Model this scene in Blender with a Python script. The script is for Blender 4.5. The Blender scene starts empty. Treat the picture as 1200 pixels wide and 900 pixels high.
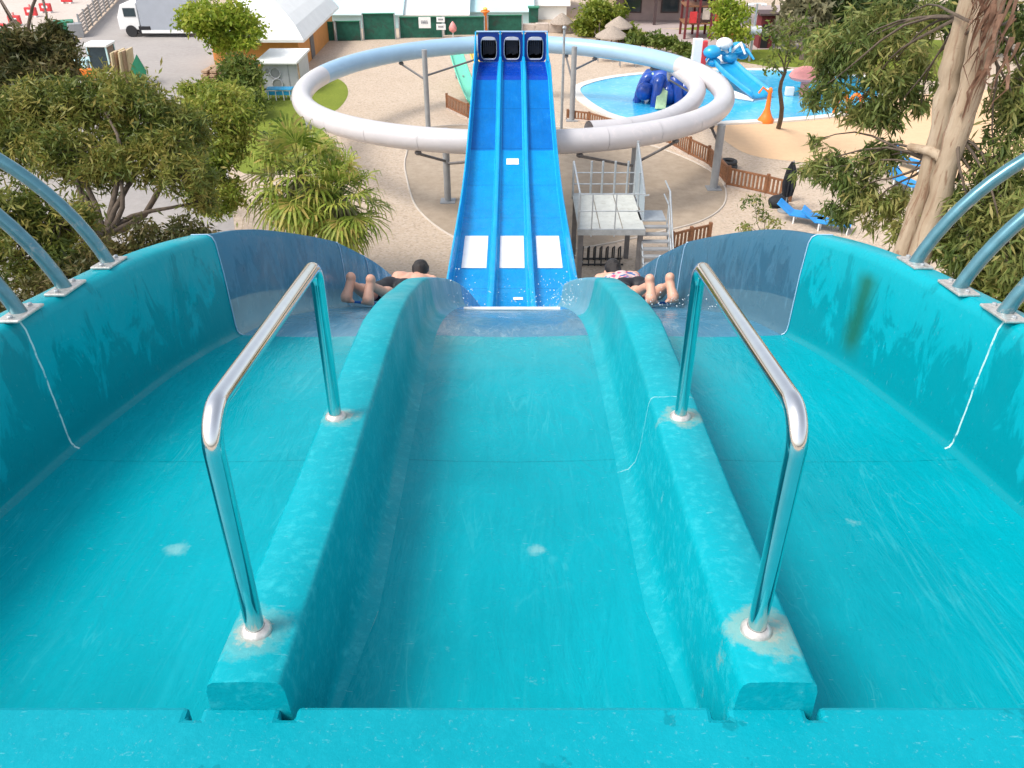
import bpy, bmesh, math, random
import numpy as np
from mathutils import Vector, Matrix, noise as mnoise

R = math.radians
scene = bpy.context.scene
COL = scene.collection
CAMZ = 12.7
PITCH = R(32.5)
CP, SP = math.cos(PITCH), math.sin(PITCH)

# ------------------------------------------------------------------ helpers
def ray(u, v):
    a, b = (u - 600) / 1000.0, (450 - v) / 1000.0
    return Vector((a, CP + b * SP, -SP + b * CP))

def G(u, v, z=0.0):
    """where a line of sight meets the height z (used to survey positions on the ground)"""
    d = ray(u, v)
    t = (z - CAMZ) / d.z
    return Vector((d.x * t, d.y * t, z))

def A(u, v, y):
    d = ray(u, v)
    t = y / d.y
    return Vector((d.x * t, y, CAMZ + d.z * t))

def tag(o, label=None, cat=None, group=None, kind=None):
    if label: o['label'] = label
    if cat: o['category'] = cat
    if group: o['group'] = group
    if kind: o['kind'] = kind
    return o

def empty(name, loc, label, cat, group=None, rz=0.0):
    o = bpy.data.objects.new(name, None)
    COL.objects.link(o)
    o.empty_display_size = .2
    o.location = loc
    o.rotation_euler = (0, 0, rz)
    return tag(o, label, cat, group)

def copy_tree(o, parent=None):
    c = o.copy()
    COL.objects.link(c)
    if parent is not None:
        mpi = o.matrix_parent_inverse.copy()
        c.parent = parent
        c.matrix_parent_inverse = mpi
    for ch in list(o.children):
        copy_tree(ch, c)
    return c

def world_of(o):
    m = Matrix.LocRotScale(o.location, o.rotation_euler, o.scale)
    if o.parent is not None:
        m = world_of(o.parent) @ o.matrix_parent_inverse @ m
    return m

class MB:
    def __init__(self):
        self.v, self.f, self.uv = [], [], []
    def add(self, vs, fs, uvs=None):
        n = len(self.v)
        self.v.extend([tuple(p) for p in vs])
        self.f.extend([tuple(i + n for i in f) for f in fs])
        self.uv.extend(uvs if uvs is not None else [(0, 0)] * len(vs))
        return self
    def box(self, c, s, rz=0.0, rx=0.0, ry=0.0):
        m = Matrix.Translation(c) @ Matrix.Rotation(rz, 4, 'Z') @ Matrix.Rotation(rx, 4, 'X') @ Matrix.Rotation(ry, 4, 'Y')
        vs = [m @ Vector((x * s[0] / 2, y * s[1] / 2, z * s[2] / 2)) for z in (-1, 1) for y in (-1, 1) for x in (-1, 1)]
        return self.add(vs, [(0, 2, 3, 1), (4, 5, 7, 6), (0, 1, 5, 4), (2, 6, 7, 3), (0, 4, 6, 2), (1, 3, 7, 5)])
    def tube(self, pts, rad, n=8, caps=True):
        pts = [Vector(p) for p in pts]
        rs = rad if isinstance(rad, (list, tuple)) else [rad] * len(pts)
        vs, fs = [], []
        t0 = (pts[1] - pts[0]).normalized()
        up = Vector((0, 0, 1)) if abs(t0.z) < .95 else Vector((1, 0, 0))
        nrm = t0.cross(up).normalized()
        for i, p in enumerate(pts):
            if i == 0: t = pts[1] - pts[0]
            elif i == len(pts) - 1: t = pts[-1] - pts[-2]
            else: t = (pts[i + 1] - pts[i]).normalized() + (pts[i] - pts[i - 1]).normalized()
            t.normalize()
            nrm = (nrm - t * nrm.dot(t)).normalized()
            b = t.cross(nrm)
            for k in range(n):
                a = 2 * math.pi * k / n
                vs.append(p + (nrm * math.cos(a) + b * math.sin(a)) * rs[i])
        for i in range(len(pts) - 1):
            for k in range(n):
                k2 = (k + 1) % n
                fs.append((i * n + k, i * n + k2, (i + 1) * n + k2, (i + 1) * n + k))
        if caps:
            fs.append(tuple(range(n - 1, -1, -1)))
            fs.append(tuple((len(pts) - 1) * n + k for k in range(n)))
        return self.add(vs, fs)
    def lathe(self, prof, c=(0, 0, 0), n=16, caps=True):
        c = Vector(c); vs, fs = [], []
        for r, z in prof:
            for k in range(n):
                a = 2 * math.pi * k / n
                vs.append(c + Vector((r * math.cos(a), r * math.sin(a), z)))
        for i in range(len(prof) - 1):
            for k in range(n):
                k2 = (k + 1) % n
                fs.append((i * n + k, i * n + k2, (i + 1) * n + k2, (i + 1) * n + k))
        if caps:
            fs.append(tuple(range(n - 1, -1, -1)))
            fs.append(tuple((len(prof) - 1) * n + k for k in range(n)))
        return self.add(vs, fs)
    def ball(self, c, r, n=12, m=8, rot=None):
        r = (r, r, r) if not isinstance(r, (tuple, list)) else r
        vs, fs = [], []
        for j in range(m + 1):
            th = math.pi * j / m
            for k in range(n):
                a = 2 * math.pi * k / n
                p = Vector((r[0] * math.sin(th) * math.cos(a), r[1] * math.sin(th) * math.sin(a), r[2] * math.cos(th)))
                if rot is not None: p = rot @ p
                vs.append(Vector(c) + p)
        for j in range(m):
            for k in range(n):
                k2 = (k + 1) % n
                fs.append((j * n + k, (j + 1) * n + k, (j + 1) * n + k2, j * n + k2))
        return self.add(vs, fs)
    def prism(self, poly, z0, z1):
        n = len(poly)
        vs = [(p[0], p[1], z0) for p in poly] + [(p[0], p[1], z1) for p in poly]
        fs = [tuple(range(n - 1, -1, -1)), tuple(range(n, 2 * n))]
        for i in range(n):
            j = (i + 1) % n
            fs.append((i, j, n + j, n + i))
        return self.add(vs, fs)
    def sheet(self, poly, z):
        n = len(poly)
        return self.add([(p[0], p[1], z) for p in poly], [tuple(range(n))])
    def quad(self, a, b, c, d):
        return self.add([a, b, c, d], [(0, 1, 2, 3)])
    def slab(self, a, b, c, d, th):
        """a plate with thickness from four corners"""
        a, b, c, d = map(Vector, (a, b, c, d))
        n = (b - a).cross(d - a).normalized() * th
        vs = [a, b, c, d, a - n, b - n, c - n, d - n]
        return self.add(vs, [(0, 1, 2, 3), (7, 6, 5, 4), (0, 4, 5, 1), (1, 5, 6, 2), (2, 6, 7, 3), (3, 7, 4, 0)])
    def build(self, name, mat, parent=None, smooth=None, bevel=0, local=False, label=None, fixn=True):
        me = bpy.data.meshes.new(name)
        me.from_pydata(self.v, [], self.f)
        if any(u != (0, 0) for u in self.uv):
            lay = me.uv_layers.new(name='UVMap')
            idx = np.zeros(len(me.loops), dtype=np.int32)
            me.loops.foreach_get('vertex_index', idx)
            lay.data.foreach_set('uv', np.array(self.uv, dtype=np.float32)[idx].ravel())
        for m in (mat if isinstance(mat, (list, tuple)) else [mat]):
            me.materials.append(m)
        if fixn:
            bm = bmesh.new(); bm.from_mesh(me)
            bmesh.ops.recalc_face_normals(bm, faces=bm.faces)
            bm.to_mesh(me); bm.free()
        if smooth is not None:
            me.polygons.foreach_set('use_smooth', [True] * len(me.polygons))
            if smooth < 180:
                me.set_sharp_from_angle(angle=R(smooth))
        me.update()
        o = bpy.data.objects.new(name, me)
        COL.objects.link(o)
        if parent is not None:
            o.parent = parent
            if not local:
                o.matrix_parent_inverse = world_of(parent).inverted()
        if bevel:
            md = o.modifiers.new('Bevel', 'BEVEL')
            md.width = bevel; md.segments = 2; md.limit_method = 'ANGLE'; md.angle_limit = R(40)
        if label: o['label'] = label
        return o

# ------------------------------------------------------------------ materials
def new_mat(name):
    m = bpy.data.materials.new(name)
    m.use_nodes = True
    nt = m.node_tree
    return m, nt, nt.nodes, nt.links, nt.nodes['Principled BSDF']

def NODE(nt, typ, **kw):
    n = nt.nodes.new(typ)
    for k, v in kw.items():
        if k.startswith('i_'):
            key = k[2:].replace('_', ' ')
            n.inputs[key].default_value = v
        else:
            setattr(n, k, v)
    return n

def ramp(nt, fac, p0, p1, c0=(0, 0, 0, 1), c1=(1, 1, 1, 1), interp='LINEAR'):
    r = nt.nodes.new('ShaderNodeValToRGB')
    r.color_ramp.interpolation = interp
    e = r.color_ramp.elements
    e[0].position, e[0].color = p0, c0
    e[1].position, e[1].color = p1, c1
    nt.links.new(fac, r.inputs['Fac'])
    return r.outputs['Color']

def mixc(nt, fac, a, b, mode='MIX'):
    n = nt.nodes.new('ShaderNodeMix')
    n.data_type = 'RGBA'; n.blend_type = mode
    for key, val in (('Factor', fac), ('A', a), ('B', b)):
        idx = {'Factor': 0, 'A': 6, 'B': 7}[key]
        if hasattr(val, 'is_output') or isinstance(val, bpy.types.NodeSocket):
            nt.links.new(val, n.inputs[idx])
        else:
            if idx == 0: n.inputs[0].default_value = val
            else: n.inputs[idx].default_value = (val[0], val[1], val[2], 1)
    return n.outputs[2]

def math_n(nt, op, a, b=None, c=None):
    n = nt.nodes.new('ShaderNodeMath'); n.operation = op
    for i, val in enumerate((a, b, c)):
        if val is None: continue
        if isinstance(val, bpy.types.NodeSocket): nt.links.new(val, n.inputs[i])
        else: n.inputs[i].default_value = val
    return n.outputs[0]

def noise_n(nt, vec, scale, detail=4, rough=.55, dist=0.0, mscale=None):
    if mscale is not None:
        mp = nt.nodes.new('ShaderNodeMapping')
        mp.inputs['Scale'].default_value = mscale
        nt.links.new(vec, mp.inputs['Vector'])
        vec = mp.outputs['Vector']
    n = nt.nodes.new('ShaderNodeTexNoise')
    n.inputs['Scale'].default_value = scale
    n.inputs['Detail'].default_value = detail
    n.inputs['Roughness'].default_value = rough
    n.inputs['Distortion'].default_value = dist
    nt.links.new(vec, n.inputs['Vector'])
    return n.outputs['Fac']

def bump_n(nt, h, strength, dist, normal=None):
    b = nt.nodes.new('ShaderNodeBump')
    b.inputs['Strength'].default_value = strength
    b.inputs['Distance'].default_value = dist
    nt.links.new(h, b.inputs['Height'])
    if normal is not None: nt.links.new(normal, b.inputs['Normal'])
    return b.outputs['Normal']

def plain(name, col, rough=.5, metal=0.0, var=.15, scale=6.0, bump=0.0, bscale=40.0, coat=0.0, dirt=None, alpha_trans=0.0):
    m, nt, N, L, P = new_mat(name)
    pos = NODE(nt, 'ShaderNodeNewGeometry').outputs['Position']
    f = noise_n(nt, pos, scale, 5, .6)
    lo = tuple(max(0, c * (1 - var)) for c in col); hi = tuple(min(1, c * (1 + var)) for c in col)
    c = mixc(nt, ramp(nt, f, .3, .7), lo, hi)
    if dirt:
        d = noise_n(nt, pos, dirt[1], 6, .7, .4)
        c = mixc(nt, ramp(nt, d, dirt[2], dirt[2] + .12), c, dirt[0])
    L.new(c, P.inputs['Base Color'])
    P.inputs['Roughness'].default_value = rough
    P.inputs['Metallic'].default_value = metal
    P.inputs['Coat Weight'].default_value = coat
    if bump:
        L.new(bump_n(nt, noise_n(nt, pos, bscale, 4), bump, .02), P.inputs['Normal'])
    return m

def leaf_mat(name, ca, cb, cc=None, trans=.35, rough=.5, clump=1.2):
    m, nt, N, L, P = new_mat(name)
    g = NODE(nt, 'ShaderNodeNewGeometry')
    rnd = g.outputs['Random Per Island']
    c = mixc(nt, rnd, ca, cb)
    big = noise_n(nt, g.outputs['Position'], clump, 2)
    c = mixc(nt, ramp(nt, big, .42, .62), c, mixc(nt, rnd, tuple(x * 1.25 for x in cb), cc or tuple(x * 1.3 for x in cb)))
    if cc:
        hit = math_n(nt, 'GREATER_THAN', math_n(nt, 'FRACT', math_n(nt, 'MULTIPLY', rnd, 37.0)), .93)
        c = mixc(nt, hit, c, cc)
    L.new(c, P.inputs['Base Color'])
    P.inputs['Roughness'].default_value = rough
    P.inputs['Specular IOR Level'].default_value = .3
    t = NODE(nt, 'ShaderNodeBsdfTranslucent')
    L.new(c, t.inputs['Color'])
    mx = NODE(nt, 'ShaderNodeMixShader')
    mx.inputs[0].default_value = trans
    L.new(P.outputs[0], mx.inputs[1]); L.new(t.outputs[0], mx.inputs[2])
    L.new(mx.outputs[0], N['Material Output'].inputs['Surface'])
    return m

def gelcoat(name, col, kind, dry=None, clear=0.0):
    """worn, wet fibreglass gel coat; UV = (across in metres, along in metres)"""
    m, nt, N, L, P = new_mat(name)
    uv = NODE(nt, 'ShaderNodeUVMap').outputs['UV']
    pos = NODE(nt, 'ShaderNodeNewGeometry').outputs['Position']
    sep = NODE(nt, 'ShaderNodeSeparateXYZ'); L.new(pos, sep.inputs[0])
    suv = NODE(nt, 'ShaderNodeSeparateXYZ'); L.new(uv, suv.inputs[0])
    X, Y, U = sep.outputs['X'], sep.outputs['Y'], suv.outputs['X']
    light = tuple(min(1, c * 1.2 + .02) for c in col); dark = tuple(c * .86 for c in col)
    c = mixc(nt, ramp(nt, noise_n(nt, pos, 1.3, 5, .6), .3, .7), dark, tuple(min(1, x * 1.06) for x in col))
    wetmask = None
    if kind == 'floor':
        s = noise_n(nt, uv, 1.0, 5, .6, .5, mscale=(16, .9, 1))
        c = mixc(nt, math_n(nt, 'MULTIPLY', ramp(nt, s, .50, .80), .22), c, light)
        s2 = noise_n(nt, uv, 1.0, 3, .5, .8, mscale=(34, 2.2, 1))
        c = mixc(nt, math_n(nt, 'MULTIPLY', ramp(nt, s2, .64, .78), .08), c, tuple(min(1, x + .10) for x in light))
        # painted glints on water rills, foam on clear lanes: ridged, stretched noise
        for ms, wd_, st, dist in (((5.5, 1.1, 1), .014, .30 if clear else .055, 1.0), ((8, 1.5, 1), .016, .22 if clear else .08, 1.0), ((3.0, .5, 1), .008, .16, .8)):
            rn = noise_n(nt, uv, 1.0, 4, .55, dist, mscale=ms)
            rd = math_n(nt, 'ABSOLUTE', math_n(nt, 'SUBTRACT', rn, .5))
            gate = ramp(nt, noise_n(nt, pos, 1.7, 3, .6), .47, .60)
            k = math_n(nt, 'MULTIPLY', ramp(nt, rd, 0.0, wd_, (1, 1, 1, 1), (0, 0, 0, 1)), math_n(nt, 'MULTIPLY', gate, st))
            c = mixc(nt, k, c, (.55, .70, .74) if clear else (.10, .55, .60))
        # moulded joints along the far run-out
        fr = math_n(nt, 'FRACT', math_n(nt, 'DIVIDE', Y, 2.45))
        jt = math_n(nt, 'MULTIPLY', math_n(nt, 'LESS_THAN', fr, .012), math_n(nt, 'GREATER_THAN', Y, 12.0))
        c = mixc(nt, math_n(nt, 'MULTIPLY', jt, .6), c, tuple(x * .35 for x in col))
        st_ = noise_n(nt, uv, 1.0, 5, .7, .3, mscale=(3.5, .35, 1))
        far = math_n(nt, 'GREATER_THAN', Y, 12.0)
        c = mixc(nt, math_n(nt, 'MULTIPLY', math_n(nt, 'MULTIPLY', ramp(nt, st_, .5, .7), far), .35), c, tuple(x * .6 for x in col))
        w = noise_n(nt, uv, 1.0, 4, .6, 1.5, mscale=(7, 2.6, 1))
        w2 = noise_n(nt, uv, 1.0, 3, .6, .6, mscale=(24, 5, 1))
        h = math_n(nt, 'ADD', w, math_n(nt, 'MULTIPLY', w2, .4))
        L.new(bump_n(nt, h, .35, .02), P.inputs['Normal'])
        rough = (.12, .34)
    elif kind == 'wall':
        t = noise_n(nt, uv, 1.0, 6, .66, .9, mscale=(2.4, 6.5, 1))
        bias = math_n(nt, 'MULTIPLY_ADD', U, .50, -.15)      # drier towards the rim
        wetmask = ramp(nt, math_n(nt, 'ADD', t, bias), .49, .55)
        c = mixc(nt, wetmask, tuple(x * .76 for x in col), mixc(nt, .35, c, dry or light))
        L.new(bump_n(nt, noise_n(nt, uv, 1.0, 5, .6, .6, mscale=(5, 12, 1)), .25, .012), P.inputs['Normal'])
        rough = (.14, .5)
    else:
        f = noise_n(nt, pos, 26, 6, .7, .3)
        c = mixc(nt, math_n(nt, 'MULTIPLY', ramp(nt, f, .5, .68), .45), c, dry or light)
        L.new(bump_n(nt, noise_n(nt, pos, 60, 5, .6), .3, .006), P.inputs['Normal'])
        rough = (.3, .55)
    # pale scratches, scuffs and chips
    sc = noise_n(nt, pos, 7.0, 9, .72, .2)
    c = mixc(nt, math_n(nt, 'MULTIPLY', ramp(nt, sc, .68, .75), .40), c, (.36, .58, .58))
    fine = noise_n(nt, pos, 42, 6, .75, .2)
    c = mixc(nt, math_n(nt, 'MULTIPLY', ramp(nt, fine, .40, .70), .16), c, tuple(x * .72 for x in col))
    scr = noise_n(nt, pos, 1.0, 2, .5, .3, mscale=(30, 130, 30))
    c = mixc(nt, math_n(nt, 'MULTIPLY', ramp(nt, scr, .70, .76), .22), c, (.30, .58, .60))
    r = ramp(nt, noise_n(nt, pos, 3.5, 4, .6), .35, .65, (rough[0],) * 3 + (1,), (rough[1],) * 3 + (1,))
    L.new(r, P.inputs['Roughness'])
    P.inputs['Coat Weight'].default_value = 0
    P.inputs['Specular IOR Level'].default_value = .10 if clear else {'floor': .06, 'wall': .14}.get(kind, .12)
    P.inputs['Coat Roughness'].default_value = .12
    def seam(c, y0, w, col, k):
        wob = math_n(nt, 'MULTIPLY', math_n(nt, 'SUBTRACT', noise_n(nt, pos, 14, 3), .5), .012)
        d = math_n(nt, 'ABSOLUTE', math_n(nt, 'SUBTRACT', math_n(nt, 'ADD', Y, wob), y0))
        brk = ramp(nt, noise_n(nt, pos, 20, 4, .7), .36, .5)
        return mixc(nt, math_n(nt, 'MULTIPLY', math_n(nt, 'MULTIPLY', math_n(nt, 'LESS_THAN', d, w), brk), k), c, col)
    if kind == 'floor':
        c = seam(c, 2.70, .0035, tuple(x * .4 for x in col), .42)
        # repair patches: small milky spots
        for px, py, rr in ((.085, 2.12, .035), (-1.13, 2.12, .045), (1.21, 2.28, .025)):
            d = math_n(nt, 'SQRT', math_n(nt, 'ADD', math_n(nt, 'POWER', math_n(nt, 'SUBTRACT', X, px), 2), math_n(nt, 'POWER', math_n(nt, 'SUBTRACT', Y, py), 2)))
            d = math_n(nt, 'ADD', d, math_n(nt, 'MULTIPLY', math_n(nt, 'SUBTRACT', noise_n(nt, pos, 30, 4, .6), .5), .07))
            c = mixc(nt, ramp(nt, d, rr * .3, rr, (.32, .32, .32, 1), (0, 0, 0, 1)), c, (.42, .60, .56))
    if kind == 'wall':
        c = seam(c, 2.79, .0045, (.55, .72, .72), .85)
        # green algae run below the rim of the right-hand wall
        d = math_n(nt, 'ABSOLUTE', math_n(nt, 'SUBTRACT', Y, 3.62))
        d = math_n(nt, 'ADD', d, math_n(nt, 'MULTIPLY', math_n(nt, 'SUBTRACT', noise_n(nt, pos, 9, 4), .5), .06))
        k = math_n(nt, 'MULTIPLY', ramp(nt, d, .015, .105, (1, 1, 1, 1), (0, 0, 0, 1)), math_n(nt, 'GREATER_THAN', X, 0))
        k = math_n(nt, 'MULTIPLY', k, ramp(nt, U, .04, .16))
        k = math_n(nt, 'MULTIPLY', k, ramp(nt, U, .47, .53, (1, 1, 1, 1), (0, 0, 0, 1)))
        c = mixc(nt, math_n(nt, 'MULTIPLY', k, .82), c, (.012, .11, .06))
    if kind == 'divider':
        c = mixc(nt, math_n(nt, 'GREATER_THAN', X, 0), c, seam(c, 2.60, .003, (.5, .70, .70), .45))
        for px in (-.607, .592):
            for py, rr in ((1.365, .16), (2.44, .13)):
                d = math_n(nt, 'SQRT', math_n(nt, 'ADD', math_n(nt, 'POWER', math_n(nt, 'SUBTRACT', X, px), 2), math_n(nt, 'POWER', math_n(nt, 'SUBTRACT', Y, py), 2)))
                d = math_n(nt, 'ADD', d, math_n(nt, 'MULTIPLY', math_n(nt, 'SUBTRACT', noise_n(nt, pos, 16, 5, .7), .5), .16))
                k = ramp(nt, d, rr * .45, rr * .62, (1, 1, 1, 1), (0, 0, 0, 1))
                kk = .60 if px > 0 else .25
                c = mixc(nt, math_n(nt, 'MULTIPLY', k, kk), c, (.25, .36, .31))
                k2 = ramp(nt, d, .035, .05, (1, 1, 1, 1), (0, 0, 0, 1))
                c = mixc(nt, math_n(nt, 'MULTIPLY', k2, .5), c, (.45, .36, .28))
    if kind == 'deck':
        s = noise_n(nt, pos, 5.5, 5, .6)
        c = mixc(nt, math_n(nt, 'MULTIPLY', ramp(nt, s, .64, .66), .5), c, tuple(x * .55 for x in col))
        g = noise_n(nt, pos, 90, 3, .7)
        c = mixc(nt, math_n(nt, 'MULTIPLY', ramp(nt, g, .62, .74), .22), c, (.30, .52, .54))
    L.new(c, P.inputs['Base Color'])
    if clear:
        tr = NODE(nt, 'ShaderNodeBsdfTranslucent'); L.new(c, tr.inputs['Color'])
        mx = NODE(nt, 'ShaderNodeMixShader'); mx.inputs[0].default_value = clear
        L.new(P.outputs[0], mx.inputs[1]); L.new(tr.outputs[0], mx.inputs[2])
        gl = NODE(nt, 'ShaderNodeBsdfTransparent'); gl.inputs['Color'].default_value = (.45, .75, .95, 1)
        mx2 = NODE(nt, 'ShaderNodeMixShader'); mx2.inputs[0].default_value = clear * .45
        L.new(mx.outputs[0], mx2.inputs[1]); L.new(gl.outputs[0], mx2.inputs[2])
        L.new(mx2.outputs[0], N['Material Output'].inputs['Surface'])
    return m

def ground_mat(name, cols, scales, rough=.9, bump=.5, bscale=60, spots=None):
    m, nt, N, L, P = new_mat(name)
    pos = NODE(nt, 'ShaderNodeNewGeometry').outputs['Position']
    c = mixc(nt, ramp(nt, noise_n(nt, pos, scales[0], 6, .6), .3, .7), cols[0], cols[1])
    c = mixc(nt, math_n(nt, 'MULTIPLY', ramp(nt, noise_n(nt, pos, scales[1], 5, .75), .42, .66), .6), c, cols[2])
    if spots:
        v = NODE(nt, 'ShaderNodeTexVoronoi'); v.inputs['Scale'].default_value = spots[1]
        L.new(pos, v.inputs['Vector'])
        hs = NODE(nt, 'ShaderNodeSeparateColor'); L.new(v.outputs['Color'], hs.inputs[0])
        c = mixc(nt, math_n(nt, 'MULTIPLY', ramp(nt, hs.outputs[0], .55, .8), spots[2]), c, spots[0])
        c = mixc(nt, math_n(nt, 'MULTIPLY', ramp(nt, hs.outputs[1], .72, .9), spots[2]), c, tuple(x * .55 for x in cols[0]))
    L.new(c, P.inputs['Base Color'])
    P.inputs['Roughness'].default_value = rough
    P.inputs['Specular IOR Level'].default_value = .2
    if bump: L.new(bump_n(nt, noise_n(nt, pos, bscale, 5, .65), bump, .03), P.inputs['Normal'])
    return m

TEAL = (.0010, .325, .392)
MT = {
 'floor': gelcoat('teal wet lane', TEAL, 'floor'),
 'wall': gelcoat('teal wall', TEAL, 'wall', dry=(.006, .38, .46)),
 'divider': gelcoat('teal divider', TEAL, 'divider', dry=(.05, .48, .54)),
 'deck': gelcoat('teal deck', (.0015, .285, .355), 'deck', dry=(.006, .32, .39)),
 'clearfloor': gelcoat('grey blue lane', (.07, .255, .40), 'floor', clear=.12),
 'clearwall': gelcoat('grey blue wall', (.07, .235, .365), 'wall', dry=(.12, .29, .41), clear=.35),
 'cleardiv': gelcoat('grey blue divider', (.14, .40, .52), 'plain', dry=(.25, .5, .6), clear=.15),
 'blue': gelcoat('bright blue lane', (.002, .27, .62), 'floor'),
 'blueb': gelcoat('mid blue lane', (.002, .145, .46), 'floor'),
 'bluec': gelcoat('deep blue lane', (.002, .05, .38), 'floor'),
 'bluewall': gelcoat('blue edge', (.008, .33, .66), 'plain', dry=(.03, .40, .70)),
 'bluehead': plain('deep blue gelcoat', (.002, .03, .20), .35, var=.1),
 'whitepaint': plain('white paint', (.80, .80, .80), .45, var=.05, scale=3, dirt=((.6, .62, .6), 5, .6)),
 'paleblue': plain('pale edge', (.35, .52, .72), .4, var=.06),
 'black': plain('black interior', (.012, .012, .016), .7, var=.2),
 'rubber': plain('black rubber', (.02, .02, .022), .6, var=.2),
 'steel': plain('polished steel', (.72, .72, .72), .12, 1.0, var=.04, scale=30),
 'satin': plain('brushed steel', (.66, .67, .68), .26, 1.0, var=.06, scale=30),
 'flange': plain('stained steel flange', (.62, .58, .54), .4, .6, var=.25, scale=60),
 'tubew': plain('white tube', (.56, .535, .545), .35, var=.04, scale=1.5, coat=.2, dirt=((.66, .60, .60), 1.6, .58)),
 'tubeb': plain('pale blue tube', (.30, .47, .63), .3, var=.05, scale=1.5, coat=.3),
  'hooppaint': plain('blue green painted steel', (.07, .20, .25), .24, .45, var=.15, scale=20, coat=.5, dirt=((.30, .32, .32), 14, .58)),
 'jointw': plain('joint grey', (.20, .19, .20), .5, var=.1), 'jointb': plain('joint blue', (.17, .28, .40), .5, var=.1),
 'column': plain('grey painted steel', (.30, .31, .32), .55, .2, var=.1, scale=3),
 'brace': plain('dark grey steel', (.16, .15, .15), .6, .2, var=.2),
 'galv': plain('galvanised steel', (.40, .43, .45), .45, .5, var=.15, scale=8),
 'grate': plain('pale deck plate', (.47, .48, .45), .7, var=.1, scale=4, dirt=((.36, .35, .31), 6, .56)),
 'wood': plain('brown stained wood', (.23, .10, .045), .7, var=.35, scale=9),
 'woodpale': plain('pale wood', (.42, .28, .18), .75, var=.25, scale=6),
 'orange': plain('orange plaster', (.62, .27, .075), .8, var=.08, scale=2, dirt=((.5, .22, .07), 2.5, .57)),
 'orangep': plain('orange plastic', (.80, .20, .02), .45, var=.08),
 'roofw': plain('white roof', (.84, .84, .82), .7, var=.04, scale=1.2, dirt=((.74, .73, .70), 2, .6)),
 'greypanel': plain('pale grey panel', (.50, .51, .54), .5, var=.06, scale=2),
 'truckgrey': plain('blue grey panel', (.36, .39, .44), .5, var=.05, scale=1.5),
 'greenmesh': plain('dark green mesh', (.012, .10, .065), .8, var=.3, scale=3, dirt=((.03, .06, .045), 1.2, .52)),
 'greenp': plain('green plastic', (.01, .18, .09), .5, var=.15),
 'aqua': plain('pale aqua sheet', (.50, .72, .74), .5, var=.06, scale=.6),
 'white': plain('white plastic', (.80, .80, .79), .45, var=.04, scale=4),
 'red': plain('red plastic', (.62, .045, .05), .45, var=.15),
 'pink': plain('pink plastic', (.75, .30, .28), .5, var=.1),
 'yellow': plain('yellow plastic', (.80, .52, .10), .45, var=.06),
 'mint': plain('mint green plastic', (.16, .60, .42), .4, var=.08),
 'poolblue': plain('cobalt plastic', (.004, .06, .36), .3, var=.3, scale=3, coat=.3),
 'skyblue': plain('sky blue plastic', (.02, .33, .62), .3, var=.12, scale=2, coat=.3),
 'limeplastic': plain('pale green plastic', (.42, .60, .36), .45, var=.12),
 'beige': plain('beige plaster', (.62, .50, .30), .85, var=.06, scale=2),
 'brick': plain('pinkish wall', (.42, .32, .30), .85, var=.1, scale=2),
 'darkroof': plain('dark brown roof', (.09, .06, .06), .8, var=.2),
 'darkred': plain('dark red timber', (.16, .025, .03), .7, var=.25),
 'thatch': plain('grey thatch', (.34, .28, .23), .95, var=.3, scale=14, bump=.6, bscale=30),
 'glass': plain('dark glass', (.03, .05, .06), .08, var=.2),
 'bark': plain('brown bark', (.10, .075, .055), .9, var=.4, scale=8, bump=.6, bscale=18),
 'palmbark': plain('palm bark', (.16, .11, .07), .95, var=.4, scale=14, bump=.8, bscale=20),
 'parasolblack': plain('black parasol cloth', (.015, .017, .022), .8, var=.3),
 'lounger': plain('blue lounger', (.02, .26, .66), .5, var=.1),
 'concreteblock': plain('pale blocks', (.50, .42, .36), .9, var=.2, scale=3),
 'signink': plain('dark print', (.03, .04, .08), .7, var=.1),
 'skin': plain('skin', (.68, .36, .25), .5, var=.08, scale=14),
 'sole': plain('skin pale', (.78, .45, .30), .5, var=.06, scale=20),
 'hair': plain('dark hair', (.014, .010, .009), .45, var=.4, scale=60, bump=.5, bscale=150),
 'shorts': plain('black swim shorts', (.012, .012, .016), .6, var=.25),
 'mat': plain('blue foam mat', (.01, .13, .45), .6, var=.1),
 'shoe': plain('dark plastic', (.05, .05, .05), .6, var=.2),
}
# peeling eucalyptus trunk
def gum_bark():
    m, nt, N, L, P = new_mat('peeling gum bark')
    pos = NODE(nt, 'ShaderNodeNewGeometry').outputs['Position']
    c = mixc(nt, ramp(nt, noise_n(nt, pos, 1.0, 6, .6, .5, mscale=(5, 5, 1.1)), .35, .65), (.31, .225, .145), (.46, .37, .27))
    c = mixc(nt, math_n(nt, 'MULTIPLY', ramp(nt, noise_n(nt, pos, 1.0, 6, .7, 1.2, mscale=(7, 7, 1.0)), .57, .62), .75), c, (.22, .12, .07))
    c = mixc(nt, math_n(nt, 'MULTIPLY', ramp(nt, noise_n(nt, pos, 1.0, 5, .7, .5, mscale=(3, 3, 9)), .62, .68), .4), c, (.25, .17, .12))
    L.new(c, P.inputs['Base Color']); P.inputs['Roughness'].default_value = .8
    L.new(bump_n(nt, noise_n(nt, pos, 1.0, 6, .7, mscale=(18, 18, 3)), .6, .03), P.inputs['Normal'])
    return m
MT['gum'] = gum_bark()
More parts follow.
